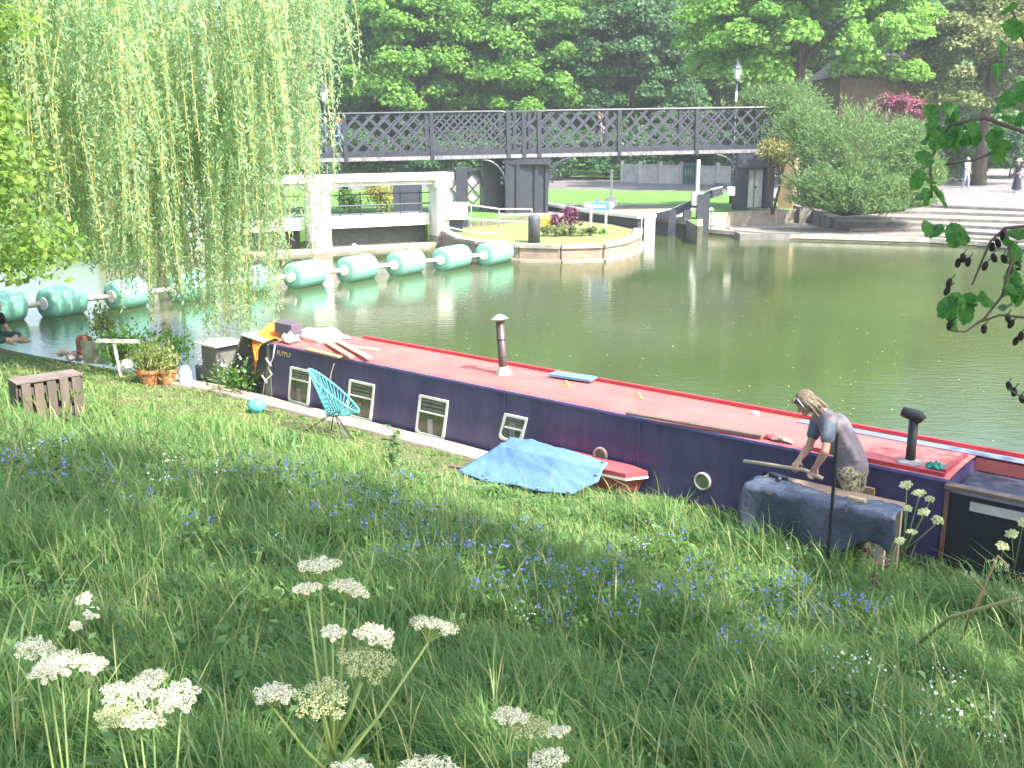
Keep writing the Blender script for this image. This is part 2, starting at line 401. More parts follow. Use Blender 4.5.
tree('chestnut_tree', 'big horse chestnut with brown trunk and bright low boughs behind the lamp post', base_at(797, 60), 9.6, (7.2,4.6,5.2), Lb, 180, 260, 1.05, .3, .5, BG, hollow=.6)
tree('plane_tree', 'pale dappled tree filling the top right behind the shrub and brown building', base_at(985, 62), 7.6, (5.9,4,5.2), Lv, 210, 240, .9, .24, .4, BG)
for k, (px, dep, cz, r, lab) in enumerate([
    (330, 84, 7.5, 7, 'dark tree at the back seen between willow fronds and the first lime'),
    (470, 88, 8, 7, 'shadowed tree deep behind the gap between the two bright lime trees'),
    (600, 86, 8, 7, 'shadowed tree at the back behind the dark evergreen oak'),
    (715, 84, 8, 7.5, 'shadowed tree at the back behind the lamp post'),
    (850, 86, 8, 7.5, 'shadowed tree at the back behind the brown building'),
    (1000, 88, 8, 8, 'shadowed tree at the back behind the pale dappled tree')]):
    tree('background_tree', lab, base_at(px, dep), cz, (r, 5, 7.8), Lm, 150, 230, 1.5, .42, .5, BG)
for k, (px, dep, r, hgt, lab) in enumerate([
    (330, 72, 4.2, 2.0, 'low dark shrub behind the bridge end by the willow'), (450, 72, 4.5, 2.0, 'rounded dark shrub behind the bridge left of its pier'),
    (570, 71, 4.0, 2.2, 'dark shrub behind the path right of the bridge pier'), (655, 71, 4.0, 2.2, 'dark shrub rising over the pale fence'),
    (740, 70, 4.0, 2.3, 'dark shrub behind the green gate and lamp post'), (215, 74, 5, 2.2, 'dark shrub behind the willow and weir'), (1015, 70, 4.5, 2.4, 'dark shrub behind the walkers on the plaza'), (930, 66, 3.6, 2.2, 'dark shrub at the foot of the brown building')]):
    base = base_at(px, dep); T = thing('background_shrub', base, lab, 'shrub', 'shrubs along the park edge')
    C, Nn = crown_pts((base.x, base.y, GZ+hgt*.75), (r, 2.2, hgt), 60, 190, .8)
    v, q, rr = leaves(C, Nn, rng.uniform(.6,1.2,len(C))*.24, .7); npobj('foliage', v, q, Ld, T, uvrnd=rr)
    bm = NB()
    for j in range(5): tube(bm, [base, base + V(random.uniform(-1,1)*r*.5, random.uniform(-.8,.8), hgt*.9)], [.06,.02], 5)
    obj('stems', bm, bark, T)
# feathery shrub on the right
Lf = leafmat('feathery_leaf', (.08,.16,.05), (.17,.27,.09), .4, patch=.9)
def feather(name, label, base, lobes, m, n, ln, wd, group=None, cat='shrub'):
    T = thing(name, base, label, cat, group); C, A = [], []
    bm = NB(); c0 = Vector(base)
    for (cx, cy, cz, rx, ry, rz) in lobes:
        for i in range(n):
            d = rng.normal(0, 1, 3); d /= np.linalg.norm(d); d[2] = abs(d[2])*.95 + d[2]*.05
            tip = np.array([cx, cy, cz]) + d*np.array([rx, ry, rz])*rng.uniform(.62, 1.06)
            out = d*np.array([1, 1, .55]) + np.array([0, 0, .35]); out /= np.linalg.norm(out)
            m_ = 13
            tt = np.linspace(0, 1, m_)[:, None]
            pts = tip - out*tt*.9 + rng.normal(0, .07, (m_, 3)); pts[:, 2] -= (1-tt[:, 0])**2*.12
            C.append(pts); A.append(np.repeat(out[None], m_, 0))
        for j in range(5): tube(bm, [c0, V(cx, cy, cz*.5+.3), V(cx+random.uniform(-.5,.5)*rx, cy+random.uniform(-.5,.5)*ry, cz+rz*.3)], [.07,.05,.015], 5)
    C = np.concatenate(C); A = np.concatenate(A)
    v, q, r = leaves(C, rng.normal(0,1,C.shape), rng.uniform(.6,1.3,len(C))*ln, wd, droop=A)
    npobj('foliage', v, q, m, T, uvrnd=r); obj('stems', bm, bark, T); return T
def lobe(px, py, dep, rx, rz, ry=None): p = W(px, py, dep); return (p.x, p.y, p.z, rx, ry or rx*.8, rz)
feather('feathery_shrub', 'large feathery grey green shrub spilling over the bank beside the bridge end', base_at(850, 43.5, .75),
        [lobe(855,160,43.5,3.0,2.7), lobe(800,150,45,1.7,2.4), lobe(905,165,43.5,1.5,2.2), lobe(845,185,42.5,2.6,1.3), lobe(890,190,42.5,1.6,1.0), lobe(830,200,42.5,1.8,1.0), lobe(868,203,42.2,1.9,.9), lobe(905,198,42.5,1.5,1.0), lobe(920,180,43,1.2,1.6), lobe(790,110,47,1.9,1.5), lobe(760,105,48,1.2,1.0)], Lf, 620, .2, .22)
feather('golden_shrub', 'yellow tipped shrub drooping over the white door under the bridge end', base_at(778, 44, GZ),
        [lobe(782,152,44.2,.75,.6), lobe(770,146,44.4,.5,.4)], leafmat('gold_leaf', (.12,.15,.04), (.38,.34,.12), .35), 160, .15, .4)
T = thing('copper_shrub', base_at(902, 54, .85), 'dark red leaved shrub above the feathery shrub, before the brown building', 'shrub')
C, Nn = crown_pts(W(900,108,54), (1.35,.8,.85), 40, 110, .4); v, q, r = leaves(C, Nn, rng.uniform(.6,1.2,len(C))*.14, .8)
npobj('foliage', v, q, leafmat('copper_leaf', (.10,.035,.06), (.32,.10,.14), .3, patch=2), T, uvrnd=r)
bm = NB(); p = base_at(902, 54, .85)
for j in range(6): tube(bm, [p, W(890+j*5,108,54)], [.05,.02], 5)
obj('stems', bm, bark, T)
# brown building
T = thing('brown_building', base_at(888, 62), 'brown brick building with dark roof half hidden behind the trees at upper right', 'building')
c = W(888, 90, 62); bm = NB(); box(bm, V(c.x, c.y+3, 3.6), (5.6, 6, 7.0-.2)); obj('wall', bm, mat('brown_brick', (.22,.17,.11), (.14,.105,.07), .9, 3, bump=.4), T)
bm = NB(); r0 = V(c.x, c.y+3, 7.0)
a = [bm.verts.new(r0+V(x, y, 0)) for x, y in ((-3.2,-3.4),(3.2,-3.4),(3.2,3.4),(-3.2,3.4))]; e = [bm.verts.new(r0+V(-1.8,0,1.6)), bm.verts.new(r0+V(1.8,0,1.6))]
bm.faces.new((a[0],a[1],e[1],e[0])); bm.faces.new((a[2],a[3],e[0],e[1])); bm.faces.new((a[1],a[2],e[1])); bm.faces.new((a[3],a[0],e[0])); bm.faces.new(a[::-1])
obj('roof', bm, mat('roof_tile', (.10,.085,.075)), T)

# fence of concrete panels and green gate
T = thing('panel_fence', at(660,182,GZ), 'pale grey concrete panel fence under the bridge beside the park path', 'fence')
pf = mat('pale_concrete', (.46,.44,.42), (.3,.28,.26), .9, 2, bump=.3)
fx = [(622,182),(640,183),(660,183.5),(681,184)]; fx2 = [(697,184.5),(717,185),(738,185.5),(760,186)]
bm = NB(); bm2 = NB()
for seq in (fx, fx2):
    P = [at(x, y, GZ) for x, y in seq]
    for p in P: bm = NB(); box(bm, p+V(0,0,.68), (.22,.22,1.36)); obj('fence_post', bm, pf, T)
    for a, c in zip(P, P[1:]):
        X = (c-a).normalized(); bm2 = NB(); box(bm2, (a+c)/2+V(0,.02,.55), ((c-a).length-.22,.06,1.1), (X, V(-X.y,X.x,0), V(0,0,1)))
        box(bm2, (a+c)/2+V(0,.0,1.13), ((c-a).length-.22,.1,.06), (X, V(-X.y,X.x,0), V(0,0,1))); obj('fence_panel', bm2, pf, T)
pass
T = thing('green_gate', at(689,184,GZ), 'dark green boarded gate between two stretches of pale panel fence', 'gate')
a = at(682.5,184.2,GZ); c = at(695.5,184.4,GZ); bm = NB()
for i in range(5):
    p = a.lerp(c, (i+.5)/5); box(bm, p+V(0,0,.68), ((c-a).length/5-.015,.05,1.3))
obj('boards', bm, mat('green_paint', (.03,.12,.09), (.02,.08,.06), .5), T)
bm = NB(); bar(bm, a+V(0,-.05,1.1), c+V(0,-.05,1.1), .08, .04); bar(bm, a+V(0,-.05,.3), c+V(0,-.05,.3), .08, .04); obj('rails', bm, MATS['green_paint'], T)
# litter bin on posts
T = thing('litter_bin', at(734,197,GZ), 'dark green litter bin on two legs left of the bridge end column', 'bin')
p = at(734, 199, GZ); bm = NB(); box(bm, p+V(0,0,1.35), (.36,.36,.95), bevel=.03); obj('bin_body', bm, mat('bin_green', (.02,.06,.045), (.015,.045,.035), .4), T)
bm = NB(); box(bm, p+V(0,0,1.86), (.4,.4,.06)); obj('lid', bm, black, T)
for k in (-1,1):
    bm = NB(); tube(bm, [p+V(k*.12,0,0), p+V(k*.12,0,.9)], .025); obj('leg', bm, black, T)

# ------------------------------------------------------------------ bridge
bl = W(140, 161.5, 42.6); bl.z = W(330,160,43.3).z - .12; br = W(772, 150, 46.8)
BX = (br-bl).normalized(); BYf = V(-BX.y, BX.x, 0).normalized(); BZ = BX.cross(BYf)*1.0
if BZ.z < 0: BZ = -BZ
BH = 1.82; BWd = 2.3
def onb(px):      # parameter along the bridge front line at image column px
    r = ray(px, 155); o = CAM; # solve in xy
    A = np.array([[r.x, -BX.x],[r.y, -BX.y]]); q = np.linalg.solve(A, np.array([bl.x-o.x, bl.y-o.y])); return q[1]
T = thing('footbridge', V((bl.x+br.x)/2,(bl.y+br.y)/2,.5), 'black iron lattice footbridge crossing the river above the lock island', 'bridge')
posts = [onb(x) for x in (346, 432.5, 619, 696)]
e1, e2, m1, m2 = onb(248), onb(772), onb(511), onb(537)
L = (br-bl).length
bpost = [onb(x) for x in (150, 170, 258)]
for side in (0, 1):
    off = BYf*(side*BWd)
    def P(s, h): return bl + BX*s + off + BZ*h
    bm = NB(); bar(bm, P(0,-.02), P(L,-.02), .14, .15); obj('lower_girder', bm, pipe_m, T); bm = NB(); box(bm, P(L/2,.15), (L,.06,.18), (BX, BYf, BZ)); obj('girder_web', bm, iron, T)
    bm = NB()
    segs = [(.0, m1), (m1+.06, m2-.06), (m2, L)]
    for k, (a, c) in enumerate(segs):
        rr = .35
        pts = [P(a+.05,.05), P(a+.05,BH-rr)] + [P(a+.05+rr*(1-math.cos(t)), BH-rr+rr*math.sin(t)) for t in (.5,1.05,math.pi/2)] + \
              [P(c-.05-rr*(1-math.cos(t)), BH-rr+rr*math.sin(t)) for t in (math.pi/2,1.05,.5)] + [P(c-.05,BH-rr), P(c-.05,.05)]
        if k == 1: pts = [P(a,BH), P(c,BH)]
        tube(bm, pts, .06, 6)
    bar(bm, P(m1,BH), P(m2,BH), .1, .1)
    obj('top_rail', bm, iron, T)
    for s in posts + bpost[1:] + [m1-.2+.1, m2+.1, (m1+m2)/2]:
        bm = NB(); bar(bm, P(s,-.12), P(s,BH), .16, .2, BYf); obj('post', bm, iron, T)
    allp = sorted([0] + bpost[1:] + posts + [m1, m2, L])
    for a, c in zip(allp, allp[1:]):
        bm = NB(); h0, h1 = .2, BH-.04; pitch = .62; hh = h1-h0
        s = a - hh
        while s < c:
            for sg in (0, 1):
                x0, x1 = (s, s+hh) if sg == 0 else (s+hh, s)
                lo, hi = 0.0, 1.0
                # clip to [a,c]
                if x1 != x0:
                    ta, tb = (a-x0)/(x1-x0), (c-x0)/(x1-x0)
                    lo = max(lo, min(ta, tb)); hi = min(hi, max(ta, tb))
                if hi - lo > .04:
                    p0 = P(x0+(x1-x0)*lo, h0+hh*lo) + BYf*(.03 if sg else -.03); p1 = P(x0+(x1-x0)*hi, h0+hh*hi) + BYf*(.03 if sg else -.03)
                    bar(bm, p0, p1, .075, .014, BYf)
            s += pitch
        obj('lattice', bm, mat('lattice_iron', (.06,.065,.085), (.035,.04,.055), .55, 4), T)
bm = NB(); box(bm, bl + BX*L/2 + BYf*BWd/2 + BZ*.0, (L, BWd-.18, .1), (BX, BYf, BZ)); obj('deck', bm, mat('deck_boards', (.16,.14,.12)), T)
bm = NB()
for s in np.arange(1, L, 1.6): bar(bm, bl+BX*s-BZ*.12+BYf*.1, bl+BX*s-BZ*.12+BYf*(BWd-.1), .1, .12)
obj('cross_beams', bm, black, T)
# piers
def boxup(bm, a, c, z0, z1, depth):   # vertical panel between ground points a,c
    X = (c-a).normalized(); Y = V(-X.y, X.x, 0); box(bm, V((a.x+c.x)/2,(a.y+c.y)/2,(z0+z1)/2)+Y*depth/2, ((c-a).length, depth, z1-z0), (X, Y, V(0,0,1)))
dz = bl.z + (br.z-bl.z)*.55 - .12
a = bl + BX*(onb(507)); c = bl + BX*onb(547)
bm = NB(); boxup(bm, a+BYf*.05, c+BYf*.05, .62, dz, BWd-.1); pier = obj('pier', bm, iron, T)
bm = NB()
for k in (0, .27, .73, 1): p = a.lerp(c, k); box(bm, V(p.x,p.y,(.62+dz)/2), (.14,.1,dz-.62))
p = (a+c)/2; box(bm, V(p.x,p.y-.03,dz-.12), ((c-a).length+.3,.16,.24))
obj('pilasters', bm, black, T)
bm = NB(); p = (a+c)/2+BYf*BWd/2; box(bm, V(p.x,p.y,.55), ((c-a).length+.5, BWd+.5, .22)); obj('pier_base', bm, concrete, T)
a2 = bl + BX*onb(486)+BYf*.9; c2 = bl + BX*onb(507)+BYf*.9
bm = NB(); boxup(bm, a2, c2, .5, dz, 1.2); obj('pier', bm, black, T)
def bracket(s, sg, y=0):
    bm = NB(); P0 = bl + BX*s + BYf*y
    pts = [P0 + BX*sg*(1-math.cos(t))*1.0 + V(0,0,-.15-1.2*(1-math.sin(t))) for t in np.linspace(0, math.pi/2, 8)]
    tube(bm, pts, .05, 6)
    for j in range(5):
        tt = .35+j*.2; c_ = P0 + BX*sg*(.1+.02*j) + V(0,0,-.25-.22*j)
        lathe(bm, c_, [(.07,0),(.07,.02)], BYf, 10)
    obj('bracket', bm, black, T)
bracket(onb(548), 1); bracket(onb(485), -1, .9); bracket(onb(506), -1); bracket(onb(738), -1)
# right abutment
for px0, px1 in ((738, 750), (768, 776)):
    a = bl + BX*onb(px0); c = bl + BX*onb(px1); bm = NB(); boxup(bm, a, c, GZ-.1, br.z-.1, .5); obj('column', bm, black, T)
a = bl + BX*onb(738); c = bl + BX*onb(777); bm = NB(); boxup(bm, a-BYf*.05, c-BYf*.05, br.z-.75, br.z-.12, .4); obj('lintel', bm, black, T)
a = bl+BX*onb(750)+BYf*.35; c = bl+BX*onb(768)+BYf*.35
bm = NB()
for k in (0, 1): boxup(bm, a.lerp(c, .04+.5*k), a.lerp(c, .46+.5*k), GZ+.1, br.z-.85, .06)
dr = obj('door', bm, white, T)
bm = NB(); p = a.lerp(c,.55)-BYf*.05; ball(bm, V(p.x,p.y,1.7), .05); obj('handle', bm, black, dr)
bm = NB(); boxup(bm, a-BX*.05, a+BX*.02, GZ, br.z-.8, .15); boxup(bm, a+BYf*.1, c+BYf*.1, GZ, br.z-.7, .12); obj('door_frame', bm, mat('cream', (.6,.52,.35), (.5,.42,.3)), T)
T2 = thing('brick_pillar', at(784,208,GZ), 'buff brick pillar beside the white door under the bridge end', 'pillar')
bk_m = bpy.data.materials.new('buff_brick'); bk_m.use_nodes = True; t = bk_m.node_tree; bt = t.nodes.new('ShaderNodeTexBrick'); tc = t.nodes.new('ShaderNodeTexCoord')
mpb = t.nodes.new('ShaderNodeMapping'); mpb.inputs['Rotation'].default_value = (math.pi/2, 0, 0)
bt.inputs['Scale'].default_value = 3; bt.inputs['Color1'].default_value = (.42,.29,.15,1); bt.inputs['Color2'].default_value = (.34,.23,.12,1); bt.inputs['Mortar'].default_value = (.3,.26,.2,1); bt.inputs['Brick Width'].default_value = .6
t.links.new(tc.outputs['Object'], mpb.inputs[0]); t.links.new(mpb.outputs[0], bt.inputs[0]); t.links.new(bt.outputs[0], t.nodes['Principled BSDF'].inputs['Base Color']); t.nodes['Principled BSDF'].inputs['Roughness'].default_value = .9
a = at(777.5,208,GZ); c = at(792,208.5,GZ); bm = NB(); boxup(bm, a+V(0,-.0,0), c, GZ-.2, 3.1, .8); obj('shaft', bm, bk_m, T2)
bm = NB(); p = (a+c)/2; box(bm, V(p.x,p.y+.4,3.14), ((c-a).length+.12,.95,.08)); obj('cap', bm, stone, T2)
T2 = thing('abutment_wall', at(752,214,.3), 'low crumbling brick wall under the white door at the bridge end', 'wall')
a = at(735,220,.2); c = at(778,222,.2); bm = NB(); boxup(bm, a, a.lerp(c,.28), .1, .72, .6); boxup(bm, a.lerp(c,.285), a.lerp(c,.64), .1, .68, .6); boxup(bm, a.lerp(c,.645), c, .1, .62, .6); obj('wall_face', bm, mat('old_brick', (.33,.27,.2), (.2,.17,.12), .9, 4, bump=.6), T2)
bm = NB(); boxup(bm, a.lerp(c,.0)-BX*.02, c, .721, .76, .62); obj('coping', bm, stone, T2)
# left abutment hidden by the willow
T2 = thing('bridge_abutment', V(bl.x, bl.y, GZ), 'grey stone abutment carrying the left end of the footbridge behind the willow', 'abutment')
bm = NB(); box(bm, V(bl.x-.8, bl.y+1.2, bl.z/2-.5), (2.4, 3.0, bl.z+.6)); obj('abutment_block', bm, stone, T2)
# lamp posts
def lamp(px, dep, ytop, z0, lab):
    p = base_at(px, dep, z0); zt = W(px, ytop, dep).z
    T = thing('street_lamp', p, lab, 'street lamp', 'park lamp posts')
    bm = NB(); tube(bm, [p, p+V(0,0,.8), p+V(0,0,.82), V(p.x,p.y,zt-.9)], [.1,.09,.055,.045], 10); q_ = V(p.x,p.y,zt-.95); lathe(bm, q_, [(.05,0),(.1,.03),(.1,.08),(.05,.12)]); obj('pole', bm, black, T, smooth=True)
    bm = NB(); lathe(bm, q_+V(0,0,-.9), [(.056,0),(.056,.5)], n=12); obj('white_band', bm, white, T)
    bm = NB(); lathe(bm, q_+V(0,0,.14), [(.1,0),(.21,.5)], n=6); obj('lantern', bm, mat('lamp_glass', (.6,.6,.55), rough=.15), T)
    bm = NB(); lathe(bm, q_+V(0,0,.64), [(.25,0),(.2,.1),(.08,.2),(.03,.35),(.0,.42)], n=6); obj('lantern_cap', bm, black, T)
lamp(735, 50, 62, GZ, 'black and white lamp post rising behind the right part of the bridge')
lamp(325, 50, 84, GZ, 'lamp post half hidden by the willow fronds behind the boy on the bridge')

# ------------------------------------------------------------------ lock things
T = thing('lock_gate', at(700,232,0), 'black and white lock gate with long balance beam beside the channel mouth', 'lock gate')
beam = [at(556,208,1.0), at(600,214,.95), at(640,216,.85), at(662,216,.95)]
b2 = [W(655,217,44), W(672,213,43.8), W(695,203,43.2), W(712,193.5,42.8), W(722,191,42.8)]
bm = NB()
for a, c in zip(b2, b2[1:]): bar(bm, a, c, .22, .3)
obj('balance_beam', bm, black, T)
bm = NB()
for a, c in zip(b2[:-1], b2[1:]): bar(bm, a+V(0,0,.17), c+V(0,0,.17), .2, .03)
obj('white_top', bm, white, T)
bm = NB(); box(bm, b2[-1]+V(.35,0,-.0), (.28,.3,.32)); obj('white_end', bm, white, T)
for px, w_, y0, y1, mm in ((698,.5,232,192,black),(683,.3,224,203,black),(668,.3,226,212,black)):
    p = at(px,y0,0); p.y = b2[2].y-.3; p = V((px-512)/F*p.y/math.cos(TH)*.985, p.y, 0); bm = NB(); box(bm, p+V(0,0,.75 if w_ > .4 else .45), (w_,.3,1.9 if w_ > .4 else 1.2)); obj('gate_post', bm, mm, T)
p = W(697,200,43); bm = NB(); box(bm, p+V(0,0,.05), (.42,.42,.5)); box(bm, p+V(.2,-.1,-.35), (.9,.15,.08)); obj('rack_box', bm, white, T)
bm = NB(); tube(bm, [p+V(0,0,.2), p+V(0,0,1.6)], .07, 8); obj('gauge_post', bm, white, T)
bm = NB(); tube(bm, [p+V(.35,-.1,-.3), p+V(.35,-.1,-1.3)], .05, 6); tube(bm, [p+V(.6,-.1,-.35), p+V(.6,-.1,-1.2)], .03, 6); tube(bm, [p+V(.2,-.1,-1.0), p+V(.75,-.1,-1.0)], .05, 6); obj('winding_gear', bm, pipe_m, T)
for px in (636, 649):
    p = at(px,237,0); bm = NB(); box(bm, p+V(0,0,.35), (.42,.35,.95)); box(bm, p+V(0,0,.86), (.5,.4,.12)); obj('white_post', bm, white, T)
T = thing('lock_wall', at(600,222,0), 'black and white edged wall of the lock chamber beyond the island', 'wall')
bm = NB(); a = at(548,204,1.0); c = at(640,217,.9)
X = (c-a).normalized()
bar(bm, a, a.lerp(c,.5)-V(0,0,.06), .25, .12); bar(bm, a.lerp(c,.5)-V(0,0,.06), c, .25, .12); obj('white_coping', bm, white, T)
bm = NB(); bar(bm, a-V(0,-.1,.32), c-V(0,-.1,.32), .2, .5); obj('wall_face', bm, black, T)
T = thing('gauge_post', at(611,200,GZ), 'slim white post on a square white block on the lock lawn', 'post')
p = at(611,207,GZ); bm = NB(); tube(bm, [p+V(0,0,.4), V(p.x,p.y,W(611,168,p.y).z)], .06, 8); obj('shaft', bm, white, T); bm = NB(); box(bm, p+V(0,0,.2), (.5,.4,.45), bevel=.03); obj('block', bm, white, T)
# island sign
T = thing('notice_sign', at(598,236,.5), 'blue and white notice board on two white posts on the lock island', 'sign')
p1, p2 = at(590.5,234.5,.5), at(605.5,233,.5)
for p in (p1, p2):
    bm = NB(); tube(bm, [p, p+V(0,0,1.0)], .045, 8); obj('post', bm, white, T)
c = (p1+p2)/2+V(0,-.06,1.02); bm = NB(); box(bm, c, (.78,.05,.3), bevel=.015); sg = obj('board', bm, mat('sign_blue', (.1,.22,.55), (.09,.19,.5), .4, 2), T)
bm = NB(); random.seed(3)
for k in range(7): box(bm, c+V(-.22+k*.073,-.03,.0), (.045,.012,.1 if k % 2 else .08))
box(bm, c+V(-.32,-.03,0), (.06,.012,.24)); obj('lettering', bm, white, sg)
for k in (-1,1):
    bm = NB(); ball(bm, c+V(k*.44,.05,.02), .13, 12, (1,.6,1)); obj('lamp', bm, white, T)
bm = NB(); box(bm, c+V(-.05,0,.2), (.14,.04,.1)); obj('badge', bm, MATS['sign_blue'], T)
# island shrubs
def island_bush(name, lab, px, py, n, r, m, leaf=.09, z=.5, hz=.55):
    p = at(px, py, z); T = thing(name, p, lab, 'shrub')
    C, Nn = crown_pts((p.x,p.y,z+hz*.7), (r,r*.7,hz), n, 70, r*.38, flat=.9, hollow=.3); v, q, rr = leaves(C, Nn, rng.uniform(.6,1.3,len(C))*leaf, .6); npobj('foliage', v, q, m, T, uvrnd=rr)
    bm = NB()
    for j in range(5): tube(bm, [p, p+V(random.uniform(-.5,.5)*r, random.uniform(-.3,.3)*r, hz)], [.02,.008], 5)
    obj('stems', bm, bark, T)
purple = leafmat('purple_leaf', (.07,.015,.05), (.2,.06,.12), .25, patch=3)
island_bush('purple_shrub', 'round purple shrub on the lock island next to the blue sign', 571, 229, 26, .42, purple, hz=.6)
island_bush('purple_shrub', 'smaller purple shrub on the lock island beside the yellow bin', 556, 230, 18, .3, purple, hz=.45)
island_bush('yellow_shrub', 'golden yellow shrub seen through the weir railing', 385, 214, 40, 1.0, leafmat('yellow_leaf', (.2,.22,.05), (.45,.42,.12), .4, patch=2), .12, GZ, 1.0)
island_bush('green_shrub', 'small green shrub left of the golden one behind the weir railing', 350, 214, 22, .6, Lm, .1, GZ, .7)
island_bush('grass_tuft', 'tuft of weeds hanging over the island wall at the waterline', 603, 245, 12, .3, Lb, .12, .1, .4)
for k, px in enumerate((560, 575, 590, 545)):
    island_bush('island_plant', ['low leafy plant below the purple shrubs', 'pale flowering plant before the round purple shrub', 'pale plant at the foot of the blue sign', 'low plant beside the pier base on the island'][k], px, 236, 10, .35, Lv, .08, .5, .22)
T = thing('salt_bin', at(546,226,.5), 'small yellow bin with rounded lid at the bridge pier foot', 'bin')
p = at(547,229,.5); bm = NB(); box(bm, p+V(0,0,.18), (.42,.36,.36), bevel=.04); obj('bin_body', bm, mat('yellow_plastic', (.7,.45,.06), (.6,.38,.05), .45), T)
bm = NB(); ball(bm, p+V(0,0,.38), .22, 12, (1,.85,.55)); obj('lid', bm, MATS['yellow_plastic'], T)
# island railing
T = thing('island_railing', at(480,228,.5), 'thin white metal railing across the grass of the lock island', 'railing')
R1 = [at(445,232,.5), at(455,231,.5), at(471,233,.5), at(499,235,.5), at(533,235,.5)]
RR = [V((px-512)/F*y_/math.cos(TH), y_, z_) for px, y_, z_ in ()]
top = [W(444,203,38.3), W(471,205,39), W(499,209,39.3), W(532,209,39.3)]; mid = [W(444,213,38.3), W(471,219,39), W(499,221,39.3), W(528,222,39.3)]
bm = NB(); tube(bm, top, .028, 6); obj('top_rail', bm, white, T); bm = NB(); tube(bm, mid, .025, 6); tube(bm, [p-V(0,0,.48) for p in mid], .02, 6); obj('lower_rail', bm, white, T)
for p in top[1:]:
    bm = NB(); tube(bm, [p, V(p.x,p.y,.5)], .028, 6); obj('post', bm, mat('rail_grey', (.3,.31,.3)), T)
# mooring dolphin
T = thing('mooring_post', at(534,257,0), 'thick dark round mooring post with white foot at the end of the float boom', 'post')
p = at(534,257,0); bm = NB(); lathe(bm, p+V(0,0,-1), [(.2,0),(.2,1.0+.5)], n=24); obj('white_foot', bm, mat('foot_white', (.5,.48,.43), (.28,.26,.22), .8, 3), T)
bm = NB(); lathe(bm, p+V(0,0,.5), [(.205,0),(.205,.82),(.19,.9),(.1,.93)], n=24); obj('shaft', bm, mat('tarred_wood', (.09,.10,.11), (.05,.055,.06), .6), T, smooth=True)

# ------------------------------------------------------------------ weir
T = thing('weir_structure', at(317,252,0), 'white concrete weir frame with columns, top beam and railings by the willow', 'weir')
P3 = at(317,252,0); P4 = at(441,245,0); WX = (P4-P3).normalized(); WY = V(-WX.y, WX.x, 0)
def wp(px, y=0):
    r = ray(px, 240); A = np.array([[r.x, -WX.x],[r.y, -WX.y]]); q = np.linalg.solve(A, np.array([P3.x+WY.x*y, P3.y+WY.y*y])); return V(P3.x+WY.x*y, P3.y+WY.y*y, 0) + WX*q[1]
p195 = wp(192)
for px, w_, lab in ((192,.5,0),(317,.72,0),(439,.5,0)):
    p = wp(px); bm = NB(); dep = p.y; box(bm, p+V(0,.3,.9), (w_,.9,3.1), (WX,WY,V(0,0,1)), bevel=.02); box(bm, p+V(0,.3,2.3), (w_+.16,1.0,.3), (WX,WY,V(0,0,1)), bevel=.02)
    cl = obj('column', bm, white, T)
    bm = NB(); box(bm, p+V(0,.3,-.0), (w_+.02,.92,.7), (WX,WY,V(0,0,1))); obj('waterline_stain', bm, concrete, cl)
bm = NB(); a = wp(178); c = wp(450); box(bm, V((a.x+c.x)/2,(a.y+c.y)/2+.3,2.56), ((c-a).length,.85,.26), (WX,WY,V(0,0,1)), bevel=.02); box(bm, V((a.x+c.x)/2,(a.y+c.y)/2+.3,2.36), ((c-a).length-.3,.5,.16), (WX,WY,V(0,0,1))); obj('top_beam', bm, white, T)
for x0, x1 in ((200,304),(331,430)):
    a = wp(x0,.5); c = wp(x1,.5); X = WX
    bm = NB(); boxup(bm, a, c, .75, 1.18, .9); obj('sill_beam', bm, white, T)
    bm = NB(); boxup(bm, a+WY*.5, c+WY*.5, -.6, .74, .3); obj('gate_panel', bm, mat('weir_gate', (.12,.12,.10), (.07,.075,.06), .8), T)
    n = 5 if x0 > 300 else 6; bm = NB()
    for i in range(n):
        p = a.lerp(c, (i+.5)/n); tube(bm, [V(p.x,p.y,1.18), V(p.x,p.y,2.05)], .022, 6)
    for z in (1.25,1.55,1.95): tube(bm, [V(a.x,a.y,z), V(c.x,c.y,z)], .02 if z != 1.55 else .03, 6)
    obj('railing', bm, iron, T)
bm = NB(); a = wp(140,.0); c = wp(450,.0); box(bm, (a+c)/2+V(0,-.2,.02), ((c-a).length,.5,.22), (WX,WY,V(0,0,1))); obj('apron', bm, concrete, T)
# white box and dark lock kit right of weir
T = thing('control_cabinet', W(452,211,39.5), 'white steel cabinet fixed beside the last weir column', 'cabinet')
p = W(456,211,40); bm = NB(); box(bm, p, (.85,.6,.62), bevel=.03); obj('cabinet_body', bm, white, T); bm = NB(); box(bm, p+V(0,.05,-.5), (.5,.4,.5)); obj('plinth', bm, black, T)
bm = NB(); box(bm, p+V(0,-.305,.22), (.75,.01,.02)); obj('seam', bm, iron, T)
T = thing('sluice_gear', V(W(462,190,41.5).x, W(462,190,41.5).y, .5), 'black sluice winding frame with openwork diamond rings left of the bridge pier', 'sluice')
p = W(462,190,41.5); bm = NB(); box(bm, V(p.x,p.y,1.65), (.45,.3,2.3)); obj('frame_post', bm, black, T)
bm = NB()
for sx in (-1,1):
    for zz in (.35,-.25): bm = NB(); lathe(bm, V(p.x+sx*.42,p.y,p.z+zz), [(.23,-.02),(.23,.02)], V(0,1,0), 4); obj('ring_panel', bm, mat('openwork', (.35,.36,.36)), T)
bm = NB()
for sx in (-1,1):
    for zz in (.35,-.25):
        c = V(p.x+sx*.42,p.y-.03,p.z+zz); q4 = [c+V(.27,0,0), c+V(0,0,.3), c+V(-.27,0,0), c+V(0,0,-.3), c+V(.27,0,0)]
        for a, e in zip(q4, q4[1:]): bar(bm, a, e, .06, .05)
